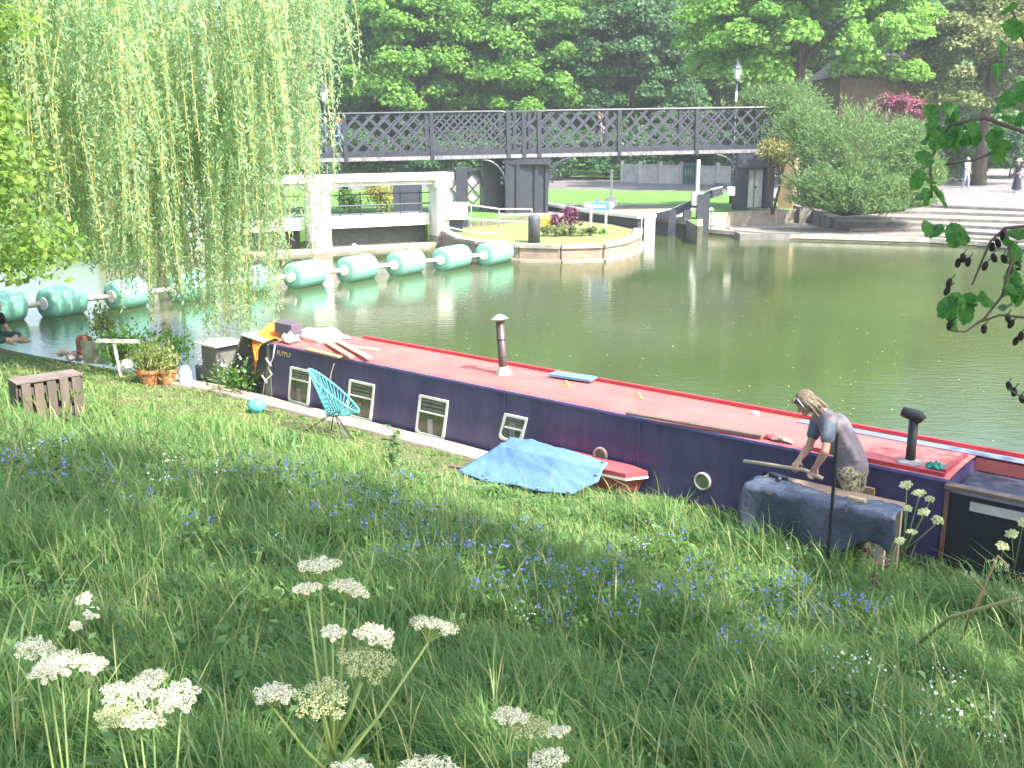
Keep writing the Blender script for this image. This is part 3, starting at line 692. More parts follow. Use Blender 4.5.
bar(bm, p+V(-.8,0,.65), p+V(.6,0,.8), .08, .12); obj('ring_frame', bm, black, T)
bm = NB(); p = W(408,205,42); box(bm, V(p.x,p.y,1.5), (1.1,.5,1.3)); T = obj('machinery_housing', bm, mat('dark_steel', (.05,.06,.08)), None); tag(T, 'dark steel housing behind the right half of the weir railing', 'housing')
# old timber post in the water behind the willow
T = thing('timber_pile', at(162,282,0), 'reddish brown timber pile standing in the water behind the willow', 'pile')
p = at(162,284,0); bm = NB(); tube(bm, [p-V(0,0,1), p+V(.02,0,2.3)], [.13,.12], 10); obj('shaft', bm, wood, T); bm = NB(); lathe(bm, p+V(.02,0,2.3), [(.14,0),(.14,.05),(.08,.1)], n=10); obj('cap', bm, stone, T)

# ------------------------------------------------------------------ boom of floats
teal = mat('teal_plastic', (.20,.46,.34), (.185,.43,.32), .5, 9, stretch=(1,1,.3), bump=.1)
fl = [((33,86),(290,315)),((104,146),(283,307)),((166,214),(275,299)),((230,274),(269,292)),((283,327),(262,284.5)),((336,379),(256,278.5)),((386,426),(251,273)),((432,472),(246,268)),((475,514),(240,262.5))]
A0 = at(60,315,0); A1 = at(495,263,0); FX = (A1-A0).normalized()
label_f = ['second teal float from the left bank', 'third teal float from the left bank, behind willow fronds', 'fourth teal float from the left, behind willow fronds', 'fifth teal float, half covered by the longest willow frond', 'teal float in front of the thick white weir column', 'teal float sixth from the mooring post side start, with the white gull', 'teal float under the right half of the weir', 'last teal float but one before the mooring post', 'teal float nearest the mooring post']
label_f[5] = 'teal float right of the one before the thick weir column'
def linefl(px):
    r = ray(px, 280); A = np.array([[r.x, -FX.x],[r.y, -FX.y]]); q = np.linalg.solve(A, np.array([A0.x, A0.y])); return A0 + FX*q[1]
def float_(c, ln, r, lab):
    FX = (Matrix.Rotation(math.radians(16), 3, 'Z') @ globals()['FX'])
    T = thing('boom_float', V(c.x,c.y,0), lab, 'float', 'teal boom floats in a row across the river')
    bm = NB(); lathe(bm, c - FX*ln/2, [(r*.62,0),(r*.85,.01),(r*.97,.05),(r,.12),(r,ln-.12),(r*.97,ln-.05),(r*.85,ln-.01),(r*.62,ln)], FX, 28); bd = obj('drum', bm, teal, T, smooth=True)
    bm = NB(); lathe(bm, c - FX*(ln/2+.03), [(r*.38,0),(r*.42,.03),(r*.42,ln+.03),(r*.38,ln+.06)], FX, 18); obj('hub', bm, white, T)
cs = []
for ((x0,x1),(y0,y1)), lab in zip(fl, label_f):
    a = linefl(x0+2); c = linefl(x1-2); r = .385; cc = (a+c)/2; cs.append(cc); float_(cc + V(0,0,.33), max(.9, (c-a).length*.86), r, lab)
step = cs[1]-cs[0]; c0 = cs[0]-step*.98; float_(c0+V(0,0,.33), 1.35, .385, 'leftmost teal float, behind the seated person at the bank'); 
T = thing('boom_pipe', c0, 'pale pipe threading all the teal floats together across the water', 'pipe')
bm = NB(); e = at(534,257,0); tube(bm, [c0-FX*1.5+V(0,0,.3)] + [c+V(0,0,.32) for c in [c0]+cs] + [e+V(-.1,0,.35)], .07, 8); obj('pipe_run', bm, mat('boom_pipe', (.55,.53,.48), (.35,.32,.28), .7), T, smooth=True)
# gull on a float
T = thing('gull', W(352,250,38), 'white gull standing on the float before the weir', 'bird')
p = cs[5] + V(.1,0,.33+.42+.17); bm = NB(); ball(bm, p, .1, 10, (1.9,.9,.9)); ball(bm, p+V(-.17,0,.1), .055); tube(bm, [p+V(-.1,0,.02), p+V(-.17,0,.1)], [.06,.045], 8); tube(bm, [p+V(.15,0,.01), p+V(.3,0,.03)], [.05,.015], 6)
obj('body', bm, mat('feather_white', (.8,.8,.78)), T, smooth=True)
bm = NB(); tube(bm, [p+V(-.22,0,.1), p+V(-.28,0,.08)], [.014,.004], 5); tube(bm, [p+V(0,.03,-.06), p+V(0,.03,-.18)], .008, 5); tube(bm, [p+V(0,-.03,-.06), p+V(0,-.03,-.18)], .008, 5); obj('beak_and_legs', bm, mat('orange', (.7,.3,.05)), T)
#PART2
# ------------------------------------------------------------------ narrowboat
AX = (D, NN, V(0,0,1))
def side(px, py, w=0):          # point of the vertical plane at offset w from the boat's near side
    r = ray(px, py); t = (V(N0.x, N0.y, H) + NN*w - CAM).dot(NN) / r.dot(NN); return CAM + r*t
def Wu(px, py, u): return side(px, py, -u)
paint = mat('faded_navy_paint', (.085,.068,.14), (.045,.036,.105), .38, 2.0, bump=.12, stretch=(1.6,1.6,.3), c3=(.15,.125,.17))
hullm = mat('hull_black', (.03,.03,.035), rough=.6)
roofm = mat('faded_red_roof', (.50,.13,.11), (.40,.085,.08), .6, 1.8, bump=.12, stretch=(1,1,1), c3=(.56,.2,.165))
redm = mat('red_trim', (.45,.05,.06), (.33,.035,.045), .45, 4)
blueband = mat('blue_grey_band', (.16,.19,.26), (.12,.14,.2), .5, 2)
boat = thing('narrowboat', B(5, .6, 0), 'long purple navy narrowboat with faded red roof moored along the grassy bank', 'narrowboat')
def bbox(name, s0, s1, w0, w1, z0, z1, m, par=boat, bev=0):
    bm = NB(); box(bm, B((s0+s1)/2, (w0+w1)/2, (z0+z1)/2), (s1-s0, w1-w0, z1-z0), AX, bevel=bev); return obj(name, bm, m, par)
bm = NB(); hp = [B(-3.0,.65,0), B(-2.2,.2,0), B(-1.2,.0,0), B(-.3,-.03,0), B(17,-.03,0), B(17,1.5,0), B(-.3,1.5,0), B(-1.2,1.4,0), B(-2.2,1.15,0)]
prism(bm, [(p.x,p.y) for p in hp], -.5, .34); obj('hull', bm, hullm, boat)
# cabin: side with slight tumblehome, cambered roof
bm = NB(); vs = [[bm.verts.new(B(s, w, z)) for w, z in ((0,.3),(0,.31),(0.012,RZ-.02),(0.03,RZ-.02),(1.15,RZ-.02),(1.2,.3))] for s in (0, LB)]
for i in (0, 1, 5): vs[0][i].co -= D*.16
for i in range(6): bm.faces.new((vs[0][i], vs[1][i], vs[1][(i+1) % 6], vs[0][(i+1) % 6]))
bm.faces.new(vs[0]); bm.faces.new(vs[1][::-1]); bmesh.ops.recalc_face_normals(bm, faces=bm.faces[:]); obj('cabin', bm, paint, boat)
bm = NB(); n = 8; rows = []
for s in np.linspace(0, LB, 24):
    rows.append([bm.verts.new(B(s, -.012 + 1.17*k/n, RZ - .005 + .035*math.sin(math.pi*k/n))) for k in range(n+1)])
for a, c in zip(rows, rows[1:]):
    for k in range(n): bm.faces.new((a[k], c[k], c[k+1], a[k+1]))
bmesh.ops.recalc_face_normals(bm, faces=bm.faces[:]); bmesh.ops.solidify(bm, geom=bm.faces[:], thickness=.012); roof = obj('roof', bm, roofm, boat, smooth=True)
bbox('gutter', -.01, LB, -.02, .01, RZ-.035, RZ-.004, mat('gutter_blue', (.13,.12,.30), (.09,.08,.2), .5, 3))
bbox('handrail', .9, LB+1.2, 1.12, 1.16, RZ+.005, RZ+.045, redm)
bbox('handrail', 8.75, LB-.05, .02, .06, RZ+.0, RZ+.04, redm)
bbox('end_rail', LB-.09, LB-.05, .07, .75, RZ+.025, RZ+.065, redm)
bm = NB(); box(bm, B(9.2+.9, .93, RZ+.027), (3.6, .16, .008), AX); obj('roof_band', bm, blueband, boat)
# weathered seams on the side
for px in (505, 640):
    p = side(px, 420); s_, _ = su(p.x, p.y); bbox('weld_seam', s_-.006, s_+.006, -.006, 0, .34, RZ-.06, mat('seam', (.12,.10,.17)))
# windows
glass = mat('green_reflection_glass', (.12,.13,.08), (.04,.05,.03), .08, 3)  # greenish reflection of the grass painted into the pane colour
interior = mat('window_blind', (.20,.19,.16), (.12,.11,.09), .5, 8)
frm = mat('window_frame', (.8,.77,.72), (.6,.57,.5), .4, 6)
for (x0,y0,x1,y1,top) in ((291,367,311,405,.33),(350,379,374,419,.4),(420,395,447,438,.4),(505,412,525,442,.5)):
    a = side(x0, y0); c = side(x1, y1); s0, s1 = su(a.x, a.y)[0], su(c.x, c.y)[0]; z1 = a.z - .0; z0 = .37 if y1 < 440 else .58
    z1 = .945; bm = NB()
    w_ = .035; sh = .03
    fr = [(s0-.0,z1),(s1+.05,z1),(s1-.04,z0),(s0-.09,z0)]
    rad = .05
    def rr(poly, ins):
        cx = sum(p[0] for p in poly)/4; cz = sum(p[1] for p in poly)/4; out = []
        for i, (x, z) in enumerate(poly):
            x += ins*(1 if x < cx else -1); z += ins*(1 if z < cz else -1)
            sx = 1 if x < cx else -1; sz = 1 if z < cz else -1; r_ = rad if i > 1 else .015
            pp = [(x+sx*r_, z), (x+sx*r_*.3, z+sz*r_*.3), (x, z+sz*r_)]
            if sx*sz < 0: pp = pp[::-1]
            out += pp
        return out
    o_ = rr(fr, 0); i_ = rr(fr, w_); N_ = len(o_)
    ro = [bm.verts.new(B(x, -.022, z)) for x, z in o_]; ri = [bm.verts.new(B(x, -.022, z)) for x, z in i_]
    bo = [bm.verts.new(B(x, .0, z)) for x, z in o_]; bi = [bm.verts.new(B(x, -.004, z)) for x, z in i_]
    for i in range(N_):
        j = (i+1) % N_; bm.faces.new((ro[i], ro[j], ri[j], ri[i])); bm.faces.new((bo[i], bo[j], ro[j], ro[i])); bm.faces.new((ri[i], ri[j], bi[j], bi[i]))
    bmesh.ops.recalc_face_normals(bm, faces=bm.faces[:]); wn = obj('window', bm, frm, boat)
    bm = NB(); bm.faces.new([bm.verts.new(B(x, -.005, z)) for x, z in i_]); bmesh.ops.recalc_face_normals(bm, faces=bm.faces[:]); obj('pane', bm, glass, wn)
    zt = z1-(z1-z0)*top; bm = NB(); box(bm, B((s0+s1)/2-.01, -.016, zt), (s1-s0-.03, .012, .022), AX); obj('glazing_bar', bm, frm, wn)
    bm = NB(); k = 3
    for i in range(k): box(bm, B((s0+s1)/2, -.009, zt+(z1-zt-.06)*(i+.6)/k+.01), (s1-s0-.10, .006, (z1-zt)/k*.35), (D, NN, V(0,0,1)))
    obj('louvres', bm, interior, wn)
    bm = NB(); box(bm, B(s0+(s1-s0)*.38, -.0085, z0+.15), (.09,.005,.2), AX); obj('curtain', bm, mat('curtain_'+str(x0), [(.25,.22,.2),(.3,.16,.12),(.35,.33,.3),(.2,.2,.2)][(x0//70) % 4]), wn)
for px, py, r in ((703,481,.105),(601,455,.10)):
    p = side(px, py); s_, _ = su(p.x, p.y); bm = NB(); c = B(s_, 0, p.z)
    g = 28
    for q_ in (0,):
        ra = [[bm.verts.new(c + D*math.cos(a)*R_ + V(0,0,1)*math.sin(a)*R_ - NN*dd) for a in [2*math.pi*i/g for i in range(g)]] for R_, dd in ((r,.0),(r*.98,.03),(r*.8,.035),(r*.76,.008))]
        for a_, b_ in zip(ra, ra[1:]):
            for i in range(g): bm.faces.new((a_[i], a_[(i+1) % g], b_[(i+1) % g], b_[i]))
    bmesh.ops.recalc_face_normals(bm, faces=bm.faces[:]); ph = obj('porthole', bm, mat('brass', (.55,.52,.42), (.35,.32,.24), .35, 8, metal=.3), boat, smooth=True)
    bm = NB(); lathe(bm, c - NN*.002, [(r*.77,0),(r*.77,.008)], -NN, 24); obj('pane', bm, mat('porthole_glass', (.22,.26,.16), (.1,.13,.07), .1, 6), ph)
# registration lettering: small yellow marks near the bow
bm = NB(); p = side(276, 350); s0, _ = su(p.x, p.y)
for k, (kind) in enumerate('101101'):
    x = s0 + .05 + k*.058; z = 1.115
    bar(bm, B(x-.016, -.006, z-.035), B(x-.016, -.006, z+.035), .01, .004, NN)
    if kind == '1':
        bar(bm, B(x-.016, -.006, z+.032), B(x+.018, -.006, z+.032), .01, .004, NN); bar(bm, B(x+.016, -.006, z-.0), B(x+.016, -.006, z+.03), .01, .004, NN)
    else: bar(bm, B(x-.01, -.006, z-.03), B(x+.018, -.006, z-.03), .01, .004, NN)
obj('registration_number', bm, mat('yellow_letter', (.75,.6,.25)), boat)
# chimneys
def chimney(px, py, ht, r, lean, m, capf):
    p = at(px, py, RZ+.02); top = p + V(0,0,ht) + lean
    bm = NB(); tube(bm, [p, p.lerp(top,.33), p.lerp(top,.34), top], [r, r, r*.97, r*.95], 16); ch = obj('chimney', bm, m, boat, smooth=True)
    return p, top, ch
steel = mat('tarnished_steel', (.17,.13,.12), (.09,.07,.065), .35, 6, metal=.6, stretch=(1,1,.3))
bright = mat('galvanised', (.5,.5,.5), (.35,.35,.35), .35, 5, metal=.6)
p, top, ch = chimney(504, 375, .72, .062, D*-.07 + NN*0, steel, 0); ax = (top-p).normalized()
bm = NB(); lathe(bm, p, [(.135,0),(.13,.015),(.08,.09),(.064,.12)], ax, 18); obj('collar', bm, bright, ch, smooth=True)
bm = NB(); lathe(bm, top+ax*.03, [(.11,0),(.125,.012),(.06,.055),(.01,.075)], ax, 10); obj('cap', bm, bright, ch)
bm = NB()
for h_ in (.25,.48): lathe(bm, p+ax*h_, [(.066,0),(.068,.01),(.066,.02)], ax, 16)
for a in (0,2.1,4.2): bar(bm, top+V(math.cos(a),math.sin(a),0)*.055-ax*.02, top+V(math.cos(a),math.sin(a),0)*.06+ax*.04, .012)
obj('bands', bm, steel, ch)
blk = mat('matt_black', (.015,.016,.018), rough=.55)
p, top, ch = chimney(910, 462, .44, .048, V(0,0,0), blk, 0)
bm = NB(); lathe(bm, p, [(.13,0),(.12,.012),(.055,.03)], n=18); obj('collar', bm, mat('flange_grey', (.25,.24,.26)), ch)
bm = NB(); c = top + V(0,0,.04); dr_ = -D
tube(bm, [c - dr_*.09 + V(0,0,-.03), c - dr_*.05 + V(0,0,.0), c + dr_*.04 + V(0,0,.012), c + dr_*.12 + V(0,0,.025)], [.045,.062,.06,.05], 14); obj('cowl', bm, blk, ch, smooth=True)
# bow: leaning cratch boards, dark well
gry = mat('weathered_grey_board', (.20,.19,.165), (.12,.12,.10), .8, 3, bump=.3)
bm = NB(); slab(bm, [B(-1.35,.08,.3), B(-.72,.04,1.27), B(-.72,.9,1.27), B(-1.35,1.1,.3)], .04); obj('cratch_board', bm, gry, boat)
bm = NB(); slab(bm, [B(-.72,.0,1.27), B(-.18,.0,1.22), B(-.18,.95,1.24), B(-.72,.92,1.29)], .02); obj('cratch_top', bm, white, boat)
bm = NB(); slab(bm, [B(-.22,.02,.3), B(-.02,.02,.3), B(-.02,.02,1.2), B(-.06,.02,1.22)], .03); obj('cabin_front_board', bm, mat('greenish_board', (.17,.19,.14), (.11,.12,.09), .8, 3), boat)
bm = NB(); box(bm, B(-.1, .6, .75), (.06, 1.0, .9), AX); obj('cabin_bulkhead', bm, hullm, boat)
bm = NB(); box(bm, B(-1.95, .45, .62), (.42,.45,.58), AX, bevel=.01); lk = obj('bow_locker', bm, gry, boat); bm = NB(); box(bm, B(-1.95,.45,.925), (.6,.6,.03), AX); obj('lid', bm, white, lk)
# stern part beyond the cabin
bbox('stern_side', LB+.02, 17, .0, .05, .2, 1.12, mat('stern_black', (.022,.024,.03), rough=.5))
bbox('stern_deck', LB+.02, 17, .06, .9, 1.06, 1.11, mat('stern_deck', (.04,.045,.075), (.025,.03,.05), .55, 3))
bbox('stern_roof_band', LB+.0, 17, .86, 1.17, 1.12, RZ+.0, roofm)
bbox('side_plank', LB-.02, LB+2.6, -.06, .05, 1.165, 1.205, mat('brown_plank', (.17,.12,.09), (.10,.07,.055), .7, 5, bump=.3))
bbox('white_strip', LB+.22, LB+2.2, -.02, -.004, .985, 1.075, mat('strip_white', (.55,.52,.48), (.4,.37,.33), .6, 4))
bbox('corner_post', LB-.015, LB+.02, -.03, .0, .2, 1.16, mat('rust_brown', (.2,.09,.06), (.12,.06,.05), .8, 6))
bbox('red_panel', LB+1.15, LB+2.4, .35, .62, 1.115, 1.15, redm)
tg = bbox('red_tie', LB+.92, LB+1.0, -.035, -.02, .95, 1.1, mat('pinkish_tie', (.5,.12,.14)))

# ---- loose things on the roof (each its own)
def flat_thing(name, lab, cat, px4, z, t, m, group=None):
    P = [at(x, y, z) for x, y in px4]; bm = NB(); slab(bm, P, t, V(0,0,1)); return tag(obj(name, bm, m), lab, cat, group)
def plank(name, lab, p, q, w, t, m, z, group=None, cat='plank'):
    a = at(*p, z); c = at(*q, z); bm = NB(); X = (c-a).normalized(); Y = V(-X.y, X.x, 0); Z = X.cross(Y)
    box(bm, (a+c)/2, ((c-a).length, w, t), (X, Y, Z), bevel=.003); return tag(obj(name, bm, m), lab, cat, group)
GP = 'planks lying on the boat roof'
plank('plank', 'long dark brown plank lying along the near roof edge left of the man', (627,413), (762,436), .07, .03, mat('dark_plank', (.16,.11,.09), (.1,.07,.06), .8, 5), RZ+.04)
plank('plank', 'orange brown plank crossing the roof left of the chimney, leftmost of the pile', (307,349), (340,357), .09, .025, mat('orange_plank', (.55,.30,.14), (.42,.22,.1), .7, 5), RZ+.04, GP)
plank('plank', 'darker plank in the middle of the pile at the bow end of the roof', (326,342), (352,357), .08, .025, plankm, RZ+.06, GP)
plank('plank', 'palest plank on the right of the pile at the bow end of the roof', (338,341), (369,358), .085, .025, mat('cream_plank', (.66,.56,.4), (.55,.45,.32), .7, 5), RZ+.06, GP)
plank('plank', 'brown slat lying flat just right of the pale plank on the roof', (346,346), (378,350), .10, .02, mat('tan_plank', (.6,.36,.2), (.5,.3,.16), .7, 5), RZ+.04, GP)
flat_thing('blue_board', 'flat blue painted board lying at the far roof edge right of the steel chimney', 'board', [(548,376),(590,382),(597,378.5),(556,373)], RZ+.05, .03, mat('sky_blue_paint', (.14,.28,.50), (.1,.22,.42), .5, 3))
for px, py, lab in ((566,386,'yellow orange folded bracket on the roof below the blue board'),(638,398,'yellow orange folded bracket on the roof right of the blue board')):
    p = at(px, py, RZ+.03); T = thing('roof_bracket', p, lab, 'bracket', 'yellow brackets on the roof'); bm = NB()
    bar(bm, p-D*.1, p+D*.1, .03, .012); obj('foot', bm, mat('dull_orange', (.6,.3,.08), (.5,.22,.05), .6), T)
    bm = NB(); bar(bm, p-D*.06, p+V(0,0,.07), .015, .012, NN); bar(bm, p+D*.06, p+V(0,0,.07), .015, .012, NN); obj('arch', bm, mat('dull_yellow', (.7,.5,.2)), T)
p = at(755, 413, RZ+.04); bm = NB(); box(bm, p, (.09,.04,.05), AX, bevel=.008); tag(obj('white_clip', bm, white), 'small white clip on the far red handrail left of the man', 'clip')
def cloth(name, lab, cat, cpx, z, rx, ry, h, m, seed=1, n=22, group=None, lumps=5, fold=.5):
    rs = np.random.default_rng(seed); c = at(*cpx, z); bm = NB(); g = []
    ph = rs.random(6)*6
    for i in range(n+1):
        row = []
        for j in range(n+1):
            x = i/n*2-1; y = j/n*2-1; e = 1 + .12*math.sin(3*x+ph[0]) + .12*math.cos(4*y+ph[1])
            hh = max(0, 1-(x*x+y*y)**1.0*.62)*h*(1+fold*math.sin(lumps*x+ph[2])*math.cos(lumps*.8*y+ph[3])) + h*.1*math.sin(9*x+5*y+ph[4])
            if abs(x) == 1 or abs(y) == 1: hh = .0
            row.append(bm.verts.new(c + D*x*rx*e + NN*y*ry*e + V(0,0,max(.004, hh))))
        g.append(row)
    for i in range(n):
        for j in range(n): bm.faces.new((g[i][j], g[i+1][j], g[i+1][j+1], g[i][j+1]))
    fl_ = [r[0] for r in g] + g[-1][1:] + [r[-1] for r in reversed(g[:-1])] + g[0][1:-1][::-1]
    bmesh.ops.recalc_face_normals(bm, faces=bm.faces[:])
    bm.faces.new(fl_); bmesh.ops.recalc_face_normals(bm, faces=bm.faces[:])
    return tag(obj(name, bm, m, smooth=True), lab, cat, group)
cl = mat('white_cloth', (.72,.70,.66), (.55,.53,.5), .8, 5, bump=.3)
cloth('white_sack', 'crumpled white sheet heaped on the bow end of the roof behind the planks', 'sheet', (322,338), RZ+.03, .42, .28, .13, cl, 2)
cloth('white_bag', 'smaller white bag on the near bow corner of the roof', 'bag', (289,341), RZ+.03, .13, .10, .12, cl, 4)
cloth('red_rag', 'small dark red rag on the near roof edge left of the man', 'rag', (770,438), RZ+.02, .06, .04, .04, mat('red_cloth', (.35,.05,.07)), 5, 10)
cloth('tool_pouch', 'grey brown tool litter on the near roof edge before the man', 'tools', (783,441), RZ+.02, .12, .04, .04, mat('grey_brown', (.3,.24,.2), (.15,.12,.1), .7, 30), 6, 12)
cloth('work_glove', 'turquoise green work gloves beside the black chimney cowl', 'gloves', (936,468), RZ+.03, .11, .05, .05, mat('green_rubber', (.02,.32,.22), (.015,.2,.15), .5, 8), 8, 14, lumps=8, fold=.7)
p = at(288, 324, RZ+.25); bm = NB(); box(bm, p - V(0,0,.06), (.42,.22,.17), AX, bevel=.01); T = tag(obj('storage_box', bm, mat('blue_crate', (.07,.08,.16), (.13,.07,.06), .6, 14)), 'dark blue box on the bow roof behind the orange cloth', 'box')
# orange cloth hanging over the bow corner
P_ = {}; bm = NB(); n = 12
topl = [W(262,322,17.0), W(275,321,17.2), W(288,325,17.2), W(293,333,17.0)]
path = [(W(293,329,17.1), W(291,345,16.7)), (W(279,323,17.1), W(275,339,16.6)), (W(268,325,17.0), W(266,343,16.6)), (W(258,334,16.9), W(260,346,16.6)), (W(252,341,16.8), W(257,352,16.6)), (W(253,348,16.7), W(257,360,16.6)), (W(255,354,16.6), W(256,361,16.6))]
rws = []
for a, c in path:
    rws.append([bm.verts.new(a.lerp(c, k/6) + V(0,0,.03*math.sin(k*2.2+a.x*3))) for k in range(7)])
for a, c in zip(rws, rws[1:]):
    for k in range(6): bm.faces.new((a[k], c[k], c[k+1], a[k+1]))
bmesh.ops.subdivide_edges(bm, edges=bm.edges[:], cuts=1, use_grid_fill=True, smooth=1)
bmesh.ops.solidify(bm, geom=bm.faces[:], thickness=.015)
tag(obj('orange_cloth', bm, mat('orange_fabric', (.80,.25,.03), (.68,.19,.02), .7, 6, bump=.3), smooth=True), 'bright orange cloth draped over the bow corner of the boat', 'cloth')
# mooring rope on bow corner
bm = NB(); rp_ = [side(x, y, -.03) for x, y in ((275,345),(273,358),(268,368),(272,374),(265,381),(262,400))]; tube(bm, rp_, .012, 6)
for x, y in ((268,362),(264,379)): bar(bm, side(x-2,y-4,-.04), side(x+3,y+4,-.04), .03, .02)
tag(obj('mooring_rope', bm, mat('rope', (.6,.58,.52), (.4,.38,.33), .9, 30), smooth=True), 'pale rope hanging down the bow corner of the boat', 'rope')
bm = NB(); tube(bm, [side(x, y, -.02) for x, y in ((334,364),(331,374),(330,384))], .008, 5); tag(obj('hanging_cord', bm, MATS['rope']), 'thin pale cord hanging between the first two boat windows', 'cord')

# ------------------------------------------------------------------ things on the bank
# string chair
A = Wu(308, 370, .95); C_ = Wu(359, 411, .75); c0 = (A+C_)/2; maj = (C_-A)/2; vd = ray(333, 400); vd = V(vd.x, vd.y, 0).normalized(); mn = vd*.26 + V(0,0,.03)
T = thing('string_chair', V(c0.x, c0.y, .38), 'turquoise string lounge chair with thin dark legs facing the boat windows', 'chair')
tq = mat('turquoise_cord', (.11,.44,.48), (.08,.36,.41), .45, 6)
rim = [c0 + maj*math.cos(a) + mn*math.sin(a) for a in [2*math.pi*k/40 for k in range(41)]]
bm = NB(); tube(bm, rim, .016, 6, caps=False); obj('rim', bm, tq, T, smooth=True)
seat = Wu(334, 414, .86); rb = [seat + D*.10*math.cos(a) + NN*.10*math.sin(a) for a in [2*math.pi*k/20 for k in range(21)]]
bm = NB()
for k in range(40): tube(bm, [rim[k], rim[k].lerp(rb[k//2], .5) + (seat-c0)*.07, rb[k//2]], .0065, 4)
obj('strings', bm, tq, T); bm = NB(); tube(bm, rb, .012, 6, caps=False); obj('seat_ring', bm, black, T)
for q_ in ((304,427,1.0),(345,430,.95),(353,430,.75),(331,424,.6)):
    g_ = Wu(*q_); g_.z = terr_xy(g_.x, g_.y); bm = NB(); tube(bm, [seat+(g_-seat)*.02+V(0,0,.02), g_], .009, 6); obj('leg', bm, black, T)
# turquoise tub
p = at(257, 407, .45); p.z = .37; T = thing('turquoise_tub', p, 'turquoise plastic tub lying beside the boat rope at the bow', 'tub')
bm = NB(); ball(bm, p+V(0,0,.1), .12, 16, (1.15,.9,.95)); obj('bag_body', bm, mat('turquoise_plastic', (.07,.42,.5), (.12,.5,.55), .35, 9), T, smooth=True); bm = NB(); tube(bm, [p+V(.1,-.02,.05), p+V(.25,-.1,.03)], .02, 6); obj('handle', bm, wood, T)
# dinghy with blue tarpaulin
dg = thing('upturned_dinghy', at(600,475,.45), 'low red dinghy with white rim lying on the bank against the boat', 'dinghy')
bm = NB(); pts_ = [at(x, y, z) for x, y, z in ((520,444,.62),(575,449,.66),(632,462,.6),(636,467,.56),(612,466,.62),(560,455,.7),(520,447,.68))]
prism_pts = [(s, u) for s, u in ((5.3,.05),(6.0,.03),(6.7,.05),(6.95,.12),(6.8,.36),(6.0,.42),(5.35,.36))]
def band(z0, z1, sc, m, nm):
    bm = NB(); cs_, cu = 6.1, .2; a = [bm.verts.new(B(cs_+(s-cs_)*sc[0], -(cu+(u-cu)*sc[0]), z0)) for s, u in prism_pts]; b_ = [bm.verts.new(B(cs_+(s-cs_)*sc[1], -(cu+(u-cu)*sc[1]), z1)) for s, u in prism_pts]
    bm.faces.new(a[::-1]); bm.faces.new(b_)
    for i in range(7): bm.faces.new((a[i], a[(i+1) % 7], b_[(i+1) % 7], b_[i]))
    bmesh.ops.recalc_face_normals(bm, faces=bm.faces[:]); return obj(nm, bm, m, dg)
band(.40, .60, (.86,.98), mat('dinghy_red', (.33,.06,.07), (.24,.04,.05), .6, 4), 'dinghy_hull'); band(.602, .66, (1.0,1.0), mat('dinghy_deck', (.42,.09,.10), (.3,.06,.07), .6, 4), 'deck'); band(.575,.601,(1.01,1.01), white, 'rim')
# tarpaulin
def Tz(x, y, z): return at(x, y, z)
bm = NB(); cor = [[(457,471,.42),(482,480,.44),(540,491,.46),(572,494,.48)], [(480,457,.55),(505,464,.60),(550,475,.62),(598,482,.62)], [(497,446,.68),(520,450,.76),(560,459,.79),(603,470,.74)], [(511,437,.74),(530,440,.80),(570,450,.84),(608,463,.78)]]
g = [[at(*q_) for q_ in r_] for r_ in cor]; n = 44; vv = []
def lerpg(u_, v_):
    fu = u_*3; i = min(2, int(fu)); fu -= i; fv = v_*3; j = min(2, int(fv)); fv -= j
    return (g[i][j]*(1-fu)+g[i+1][j]*fu)*(1-fv) + (g[i][j+1]*(1-fu)+g[i+1][j+1]*fu)*fv
for i in range(n+1):
    vv.append([bm.verts.new(lerpg(i/n, j/n) + V(0,0,.010*(1-abs(math.sin(i*.16+j*.09+1)))**3+.012*(1-abs(math.sin(j*.14-i*.05)))**4-.008*(1-abs(math.sin(j*.21+i*.17)))**3+.002*math.sin(j*1.1+i*.8))) for j in range(n+1)])
for i in range(n):
    for j in range(n): bm.faces.new((vv[i][j], vv[i+1][j], vv[i+1][j+1], vv[i][j+1]))
bmesh.ops.recalc_face_normals(bm, faces=bm.faces[:]); bmesh.ops.solidify(bm, geom=bm.faces[:], thickness=.01)
tag(obj('blue_tarpaulin', bm, mat('blue_tarp', (.11,.21,.42), (.085,.175,.37), .55, 2.6, bump=.35), smooth=True), 'sky blue tarpaulin spread over the red dinghy on the grass', 'tarpaulin')
bm = NB()
for u_, v_ in ((.03,.05),(.03,.35),(.03,.65),(.03,.95),(.5,.97),(.95,.03),(.95,.5),(.95,.96)): lathe(bm, lerpg(u_, v_)+V(0,0,.008), [(.018,0),(.018,.006)], V(0,0,1), 10)
obj('eyelets', bm, bright, bpy.data.objects['blue_tarpaulin'])
bm = NB(); a = G(450,468); c = G(560,492); tube(bm, [a+V(0,0,.03), a.lerp(c,.5)+V(0,0,.05), c+V(0,0,.03)], [.02,.022,.018], 7); tag(obj('wooden_pole', bm, wood), 'thin brown pole lying in the grass along the blue tarpaulin', 'pole')
